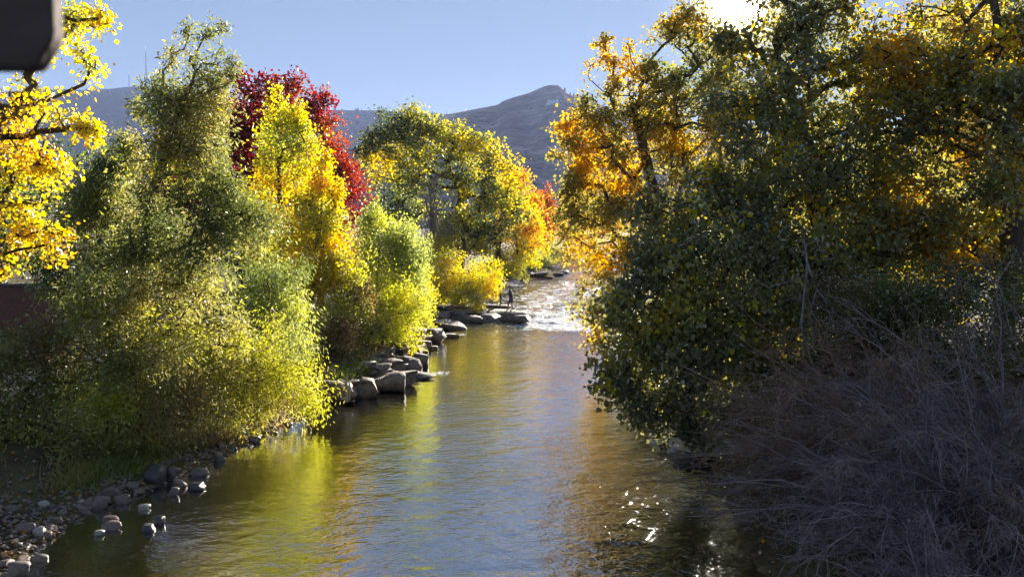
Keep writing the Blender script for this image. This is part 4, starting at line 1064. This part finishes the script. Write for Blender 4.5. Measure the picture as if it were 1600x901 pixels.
# cobbles of the near bar
COB = [[rock_mesh(400 + 10 * a + b, (1, 1, 1), cuts=7, box=0.75, rough=0.20, sub=3, mat=M_COB[a]) for b in range(3)] for a in range(5)]
rng = np.random.default_rng(77)
def cobble(x, y, z, w, d, h, mat, label, group=None):
    o = link('cobble', COB[mat][int(rng.integers(3))])
    o.location = (x, y, z); o.scale = (w, d, h); o.rotation_euler = (rng.uniform(-.15, .15), rng.uniform(-.15, .15), rng.uniform(-.5, .5))
    return tag(o, label, 'stone', group)
GC = 'cobbles on the stony near bank'
for u, v, w, h, m_, lab in [
        (148, 786, 42, 24, 0, 'largest oval grey cobble in the middle of the stony bar'), (170, 770, 30, 20, 4, 'rosy cobble behind the largest oval cobble'), (187, 779, 28, 20, 4, 'round rosy cobble right of the largest oval cobble'),
        (240, 741, 44, 38, 2, 'big dark boulder at the foot of the grassy bank'), (264, 738, 26, 30, 2, 'dark upright stone leaning on the big dark boulder'), (275, 755, 30, 18, 1, 'tan cobble in front of the big dark boulder'),
        (268, 768, 24, 16, 0, 'grey cobble at the waterline below the tan one'), (308, 738, 32, 16, 0, 'flat grey cobble right of the big dark boulder'), (305, 760, 34, 14, 2, 'black wet stone lying in the shallows'),
        (223, 793, 22, 10, 3, 'pale flat stone just under the shallow water'), (168, 813, 28, 10, 4, 'long rosy stone in the shallows, rear of two'), (170, 823, 36, 14, 4, 'long rosy stone in the shallows, front of two'),
        (153, 833, 18, 10, 3, 'pale stone in front of the long rosy pair'), (248, 813, 20, 18, 2, 'dark stone standing out in the shallows'), (230, 826, 24, 14, 2, 'dark stone beside the one standing in the shallows'),
        (60, 832, 28, 20, 3, 'pale grey cobble on the bar beside orange leaves'), (36, 825, 34, 16, 4, 'rosy cobble left of the pale grey one'), (18, 892, 46, 28, 0, 'big grey cobble in the bottom left corner'),
        (30, 876, 30, 14, 1, 'tan cobble above the big corner cobble'), (58, 874, 26, 12, 1, 'squarish tan cobble in the bottom left shallows'), (338, 713, 28, 20, 1, 'round tan cobble at the water below the shrubs'), (396, 686, 22, 14, 0, 'grey cobble at the water under the leaning shrub')]:
    p = hit(u, v + h * 0.45); k = p[1] / FPX
    cobble(p[0], p[1] + w * k * .3, p[2] + h * k * .22, w * k * .95, w * k * .75, h * k * 1.05, m_, lab, GC)
n_c = 0
while n_c < 275:
    y = 11 + 16.5 * rng.random() ** 1.3; d = rng.normal(0.2, 0.55)
    if d > 2.0 or d < -1.6: continue
    x = float(xl(y)) - d
    sz = 0.06 + 0.26 * rng.random() ** 2 * (0.8 if d < -0.3 else 1)
    if d < -0.6 and rng.random() < 0.6: continue
    h = sz * rng.uniform(.45, .75)
    cobble(x, y, gz(x, y) + h * .22, sz, sz * rng.uniform(.65, 1), h, int(rng.choice(5, p=[.38, .25, .15, .04, .18])), 'rounded river cobble among the many on the stony near bank', GC)
    n_c += 1
# finer gravel between them
ng = 5000
yy = rng.uniform(10, 30, ng); dd = rng.normal(0.4, 1.0, ng); xx = xl(yy) - dd
pv = rng.normal(size=(ng, 6, 3)) * 0.0
octv = np.array([(1, 0, 0), (-1, 0, 0), (0, 1, 0), (0, -1, 0), (0, 0, 1), (0, 0, -1)], float)
octf = np.array([(0, 2, 4), (2, 1, 4), (1, 3, 4), (3, 0, 4), (2, 0, 5), (1, 2, 5), (3, 1, 5), (0, 3, 5)])
sz = rng.uniform(.02, .07, ng)
pv = np.stack([xx, yy, ground_z(xx, yy) + sz * .3], 1)[:, None, :] + octv[None] * sz[:, None, None] * rng.uniform(.6, 1.2, (ng, 6, 1)) * np.array((1.2, 1.0, .7))
M_GRAVEL = rough_mat('gravel', [(0.3, (0.11, 0.095, 0.08)), (0.5, (0.24, 0.20, 0.17)), (0.7, (0.36, 0.31, 0.27))], 6, 0.2, 0.7)
tag(link('gravel', mesh_np('gravel', pv.reshape(-1, 3), ((np.arange(ng) * 6)[:, None, None] + octf[None]).reshape(-1, 3), [M_GRAVEL], smooth=True)), 'fine gravel between the cobbles of the near bank', 'gravel', kind='stuff')

# grass, weeds and fallen leaves
def blades(pts, h, cols, rng, w=0.012):
    n = len(pts)
    th = rng.uniform(0, 2 * np.pi, n)
    side = np.stack([np.cos(th), np.sin(th), 0 * th], 1) * (w * rng.uniform(.7, 1.4, n))[:, None]
    ln = np.stack([rng.normal(0, .35, n), rng.normal(0, .35, n), np.ones(n)], 1) * h[:, None]
    mid = pts + ln * .55; tip = pts + ln * np.array((1.5, 1.5, .92))
    V = np.stack([pts - side, pts + side, mid + side * .8, mid - side * .8, tip], 1).reshape(-1, 3)
    b = (np.arange(n) * 5)[:, None]
    F4 = b + np.array([[0, 1, 2, 3]]); F3 = b + np.array([[3, 2, 4]])
    return V, [F4, F3], np.concatenate([cols, cols])
tufts = [hit(u, v) for u, v in ((180, 700), (205, 715), (125, 752), (140, 742), (220, 690), (250, 705), (265, 690), (300, 690), (330, 690), (205, 735), (350, 680), (420, 655), (560, 580), (590, 578), (530, 590), (610, 565))]
tp = []
for t in tufts:
    k = 500
    tp.append(np.stack([t[0] + rng.normal(0, .30, k), t[1] + rng.normal(.1, .34, k)], 1))
k = 5000
y_ = rng.uniform(9, 48, k); tp.append(np.stack([xl(y_) - rng.uniform(1.2, 8, k), y_], 1))
k = 7000
y_ = rng.uniform(8, 40, k); tp.append(np.stack([xr(y_) + rng.uniform(.6, 8, k), y_], 1))
tp = np.concatenate(tp)
keep = (xl(tp[:, 1]) - tp[:, 0] > 0.5) | (tp[:, 0] > xr(tp[:, 1]) + .3)
tp = tp[keep]
nt_ = len(tp)
gcol = pal_interp([(0.16, 0.22, 0.04), (0.24, 0.28, 0.06), (0.34, 0.30, 0.10), (0.36, 0.27, 0.13)], np.clip(fbm(np.stack([tp[:, 0], tp[:, 1], 0 * tp[:, 0]], 1) * .7, 4, 2) * 1.8 - .4 + rng.normal(0, .1, nt_), 0, 1))
V, F, cc = blades(np.stack([tp[:, 0], tp[:, 1], ground_z(tp[:, 0], tp[:, 1]) - .02], 1), rng.uniform(.10, .42, nt_), gcol, rng)
tag(link('grass', mesh_np('grass', V, F, [M_LEAF], colors=cc)), 'tufts of green and dry grass along the banks', 'grass', kind='stuff')

nl = 14000
y_ = rng.uniform(9, 50, nl); x_ = np.where(rng.random(nl) < .6, xl(y_) - np.abs(rng.normal(0, 3.5, nl)), xr(y_) + np.abs(rng.normal(0, 4, nl)))
lc = pal_interp([BRN, (0.30, 0.17, 0.06), (0.40, 0.22, 0.05), ORG, GOLD], rng.beta(1.2, 2.2, nl)) * rng.uniform(.6, 1.1, nl)[:, None]
tipd = rng.normal(size=(nl, 3)) * np.array((1, 1, .25))
tag(link('fallen_leaves', leaf_mesh('fallen_leaves', np.stack([x_, y_, ground_z(x_, y_) + .03], 1), tipd, 0.09, 'broad', lc, rng)), 'brown and orange fallen leaves littering both banks', 'leaves', kind='stuff')

def weed(u, v, Y, h, label, seed):
    r_ = np.random.default_rng(seed)
    b = at(u, v, Y)
    e = link('weed_plant', None, loc=b); tag(e, label, 'plant')
    A = bent(np.zeros((9, 3)), unit(np.stack([r_.normal(0, .3, 9), r_.normal(0, .3, 9), np.ones(9)], 1)), np.full(9, h) * r_.uniform(.6, 1, 9), np.full(9, .1), 5, r_)
    V, F = stems_to_mesh([(A, np.full(9, .008), np.full(9, .004), 4)])
    link('stems', mesh_np('stems', V, F, [M_TWIG]), e)
    lp = A[r_.integers(0, 9, 260), r_.integers(1, 6, 260)] + r_.normal(0, .08, (260, 3))
    link('foliage', leaf_mesh('foliage', lp, r_.normal(size=(260, 3)) + np.array((0, 0, .5)), .14, 'oval', pal_interp([GRN, LGR], r_.uniform(0, 1, 260)), r_), e)
weed(667, 531, 42.5, 0.95, 'small fresh green weed growing between the boulders', 501)

# driftwood stick against the boulders
p = hit(541, 624); Yd = p[1]
e = link('driftwood', None, loc=p); tag(e, 'pale upright driftwood stick leaning on the dark boulders', 'driftwood')
def px_line(ln, Y, org): return np.array([at(u, v, Y) for u, v in ln]) - org
for nm, ln, r0, r1 in (('stick', [(541, 628), (543, 612), (541, 600), (542, 588)], .055, .04), ('stick', [(546, 626), (547, 608), (545, 594)], .035, .025), ('branch_stub', [(530, 592), (541, 598)], .03, .04), ('branch_stub', [(534, 624), (548, 617)], .025, .03), ('branch_stub', [(533, 604), (541, 606)], .03, .035)):
    Q = px_line(ln, Yd - 1.2, p)
    V, F = stems_to_mesh([(Q[None], np.array([r0]), np.array([r1]), 7)])
    link(nm, mesh_np(nm, V, F, [M_DRIFT], smooth=True), e)

# ------------------------------------------------------------------ brick wall behind the left bank
def brick_material():
    m, N, L, out = new_mat('old_brick')
    tc = N.new('ShaderNodeTexCoord')
    mp = N.new('ShaderNodeMapping'); mp.inputs['Rotation'].default_value = (math.pi / 2, 0, 0)
    L.new(tc.outputs['Object'], mp.inputs[0])
    br = N.new('ShaderNodeTexBrick'); br.inputs['Scale'].default_value = 4.5
    br.inputs['Color1'].default_value = (0.22, 0.075, 0.045, 1); br.inputs['Color2'].default_value = (0.14, 0.05, 0.035, 1); br.inputs['Mortar'].default_value = (0.16, 0.13, 0.11, 1)
    L.new(mp.outputs[0], br.inputs['Vector'])
    pb = N.new('ShaderNodeBsdfPrincipled'); pb.inputs['Roughness'].default_value = .9
    L.new(br.outputs['Color'], pb.inputs['Base Color']); L.new(pb.outputs[0], out.inputs[0])
    return m
M_BRICK = brick_material()
def box_mesh(name, sx, sy, sz, mat, bev=0.01):
    bm = bmesh.new(); bmesh.ops.create_cube(bm, size=1.0)
    bmesh.ops.scale(bm, vec=(sx, sy, sz), verts=bm.verts)
    if bev: bmesh.ops.bevel(bm, geom=bm.edges[:], offset=bev, segments=3, affect='EDGES', profile=.5)
    me = bpy.data.meshes.new(name); bm.to_mesh(me); bm.free(); me.materials.append(mat)
    return me
a = at(95, 480, 30)
zb = gz(a[0] - 3, 30) - .2; zt = at(40, 447, 30)[2]
e = link('brick_wall', None, loc=(a[0] - 6, 30, zb)); tag(e, 'dark red brick wall behind the shrubs at the left edge', 'wall', kind='thing')
o = link('wall_face', box_mesh('wall_face', 12, .3, zt - zb, M_BRICK, .01), e, (0, 0, (zt - zb) / 2))
o = link('coping', box_mesh('coping', 12.1, .4, .1, M_SLAB, .01), e, (0, 0, zt - zb + .052))

# ------------------------------------------------------------------ people on the ledge
def plain(name, c, r=0.8):
    return rough_mat(name, [(0.3, tuple(x * .8 for x in c)), (0.7, tuple(min(1, x * 1.15) for x in c))], 20, 0.15, r)
M_SKIN, M_HAIR = plain('skin', (0.46, 0.28, 0.2), .6), plain('hair', (0.05, 0.035, 0.025))
M_SHIRT, M_SHORT, M_SHOE = plain('dark_shirt', (0.05, 0.05, 0.07)), plain('dark_shorts', (0.075, 0.065, 0.09)), plain('shoe', (0.06, 0.05, 0.05))
def person(label, loc, height, yaw, shorts_to, pants_mat, seed):
    J = {'pelvis': (0, 0, .93, .135), 'waist': (0.02, 0, 1.08, .125), 'chest': (.05, 0, 1.30, .15), 'neckb': (.075, 0, 1.46, .075), 'neck': (.10, 0, 1.53, .055), 'head': (.125, 0, 1.63, .088), 'crown': (.12, 0, 1.70, .078)}
    E = [('pelvis', 'waist'), ('waist', 'chest'), ('chest', 'neckb'), ('neckb', 'neck'), ('neck', 'head'), ('head', 'crown')]
    for s_, n in ((1, 'l'), (-1, 'r')):
        f = .16 if s_ > 0 else -.05
        J.update({'hip' + n: (0, .10 * s_, .88, .105), 'knee' + n: (f * .8 + .04, .12 * s_, .49, .062), 'ankle' + n: (f, .12 * s_, .085, .043), 'toe' + n: (f + .15, .13 * s_, .03, .034),
                  'sho' + n: (.06, .18 * s_, 1.40, .07), 'elb' + n: (.06, .25 * s_, 1.12, .05), 'wri' + n: (.27, .14 * s_, 1.20, .034), 'palm' + n: (.33, .11 * s_, 1.23, .030)})
        E += [('pelvis', 'hip' + n), ('hip' + n, 'knee' + n), ('knee' + n, 'ankle' + n), ('ankle' + n, 'toe' + n), ('chest', 'sho' + n), ('sho' + n, 'elb' + n), ('elb' + n, 'wri' + n), ('wri' + n, 'palm' + n)]
        for q in range(4):
            J['k%d' % q + n] = (.372, (.135 - .018 * q) * s_, 1.245 - .004 * q, .0095); J['f%d' % q + n] = (.395 - .004 * q, (.118 - .016 * q) * s_, 1.262, .0085)
            E += [('palm' + n, 'k%d' % q + n), ('k%d' % q + n, 'f%d' % q + n)]
        J['t' + n] = (.325, .075 * s_, 1.262, .011); J['u' + n] = (.352, .058 * s_, 1.28, .009)
        E += [('palm' + n, 't' + n), ('t' + n, 'u' + n)]
    J['nose'] = (.222, 0, 1.625, .014); E.append(('head', 'nose'))
    for s_ in (1, -1):
        J['ear%d' % s_] = (.115, .098 * s_, 1.63, .02); E.append(('head', 'ear%d' % s_))
    names = list(J); ix = {n: i for i, n in enumerate(names)}
    me = bpy.data.meshes.new('skeleton'); me.from_pydata([J[n][:3] for n in names], [(ix[a_], ix[b_]) for a_, b_ in E], [])
    tmp = bpy.data.objects.new('skeleton', me); COL.objects.link(tmp)
    md = tmp.modifiers.new('skin', 'SKIN'); md.use_smooth_shade = True
    for i, n in enumerate(names):
        r_ = J[n][3]
        me.skin_vertices[0].data[i].radius = (r_ * (1.25 if n in ('chest', 'pelvis', 'waist') else 1), r_)
        me.skin_vertices[0].data[i].use_root = (n == 'pelvis')
    tmp.modifiers.new('sub', 'SUBSURF').levels = 2
    tmp.modifiers['sub'].render_levels = 2
    dg = bpy.context.evaluated_depsgraph_get()
    body = bpy.data.meshes.new_from_object(tmp.evaluated_get(dg))
    bpy.data.objects.remove(tmp)
    body.materials.clear()
    for m_ in (M_SKIN, M_SHIRT, pants_mat, M_SHOE, M_HAIR): body.materials.append(m_)
    for f in body.polygons:
        c = f.center; f.use_smooth = True
        if c.z > 1.49: f.material_index = 4 if (c.z > 1.68 or c.x < .07) else 0
        elif c.x > .24 and 1.15 < c.z: f.material_index = 0
        elif c.z > .98: f.material_index = 1
        elif c.z > shorts_to: f.material_index = 2
        elif c.z > .10: f.material_index = 0
        else: f.material_index = 3
    e = link('person', body, loc=loc); e.scale = (height / 1.75 * 1.2, height / 1.75 * 1.2, height / 1.75); e.rotation_euler = (0, 0, yaw)
    tag(e, label, 'person')
    # eyes, mouth, hair
    for s_ in (1, -1):
        link('eye', ball_mesh('eye', (.012, .014, .009), M_HAIR), e, (.208, .034 * s_, 1.648))
    link('mouth', ball_mesh('mouth', (.008, .024, .006), plain('lips', (.3, .12, .1))), e, (.205, 0, 1.585))
    link('hair', ball_mesh('hair', (.1, .094, .085), M_HAIR), e, (.105, 0, 1.70))
    return e
def ball_mesh(name, r, mat):
    bm = bmesh.new(); bmesh.ops.create_icosphere(bm, subdivisions=2, radius=1.0); bmesh.ops.scale(bm, vec=r, verts=bm.verts)
    me = bpy.data.meshes.new(name); bm.to_mesh(me); bm.free(); me.materials.append(mat)
    me.polygons.foreach_set('use_smooth', np.full(len(me.polygons), True))
    return me
bpy.context.view_layer.update()
def drop(u, Y):
    """height of the top of the ledge under a spot"""
    x = at(u, 490, Y)[0]
    dg = bpy.context.evaluated_depsgraph_get()
    ok, loc, n, i, ob, mt = scene.ray_cast(dg, Vector((x, Y, 1.6)), Vector((0, 0, -1)))
    return (x, Y, loc.z if ok else 0.3)
person('person in dark shirt and shorts standing on the rock ledge by the rapids', drop(799, 53.9), 1.72, R(170), .56, M_SHORT, 1)
person('small person in a dark top standing behind the adult on the ledge', drop(783, 56.3), 0.95, R(200), .12, plain('grey_trousers', (.3, .29, .32)), 2)

# ------------------------------------------------------------------ weathered bridge timber hanging into the top left corner
Yt = 0.75
l, r_ = at(-190, 0, Yt)[0], at(78, 0, Yt)[0]
zb, zt = at(0, 108, Yt)[2], at(0, -420, Yt)[2]
bm = bmesh.new()
w_, h_ = r_ - l, zt - zb
prof = [(-w_ / 2, .002), (w_ / 2 - .022, .0), (w_ / 2 - .016, .003), (w_ / 2 - .002, .024), (w_ / 2 + .001, .032), (w_ / 2, h_), (-w_ / 2, h_)]
fv = [bm.verts.new((x, 0, z)) for x, z in prof]; bv = [bm.verts.new((x, .022, z)) for x, z in prof]
bm.faces.new(fv); bm.faces.new(bv[::-1])
for k in range(len(prof)):
    j = (k + 1) % len(prof); bm.faces.new((fv[j], fv[k], bv[k], bv[j]))
bmesh.ops.bevel(bm, geom=bm.edges[:], offset=.004, segments=2, affect='EDGES', profile=.5)
bmesh.ops.recalc_face_normals(bm, faces=bm.faces)
me = bpy.data.meshes.new('timber_beam'); bm.to_mesh(me); bm.free(); me.materials.append(M_TIMBER)
tag(link('timber_beam', me, loc=((l + r_) / 2, Yt, zb)), 'dark weathered bridge timber hanging into the top left corner', 'beam', kind='thing')

# ------------------------------------------------------------------ air
M_HAZE, hn, hl, ho = new_mat('haze')
pv_ = hn.new('ShaderNodeVolumePrincipled')
pv_.inputs['Color'].default_value = (0.40, 0.53, 0.95, 1); pv_.inputs['Density'].default_value = 0.00008; pv_.inputs['Anisotropy'].default_value = 0.2
hl.new(pv_.outputs[0], ho.inputs['Volume'])
hz = link('haze', box_mesh('haze', 7600, 4400, 620, M_HAZE, 0), None, (0, 1700, 230))
tag(hz, 'thin pale blue haze in the valley air', 'haze', kind='stuff')
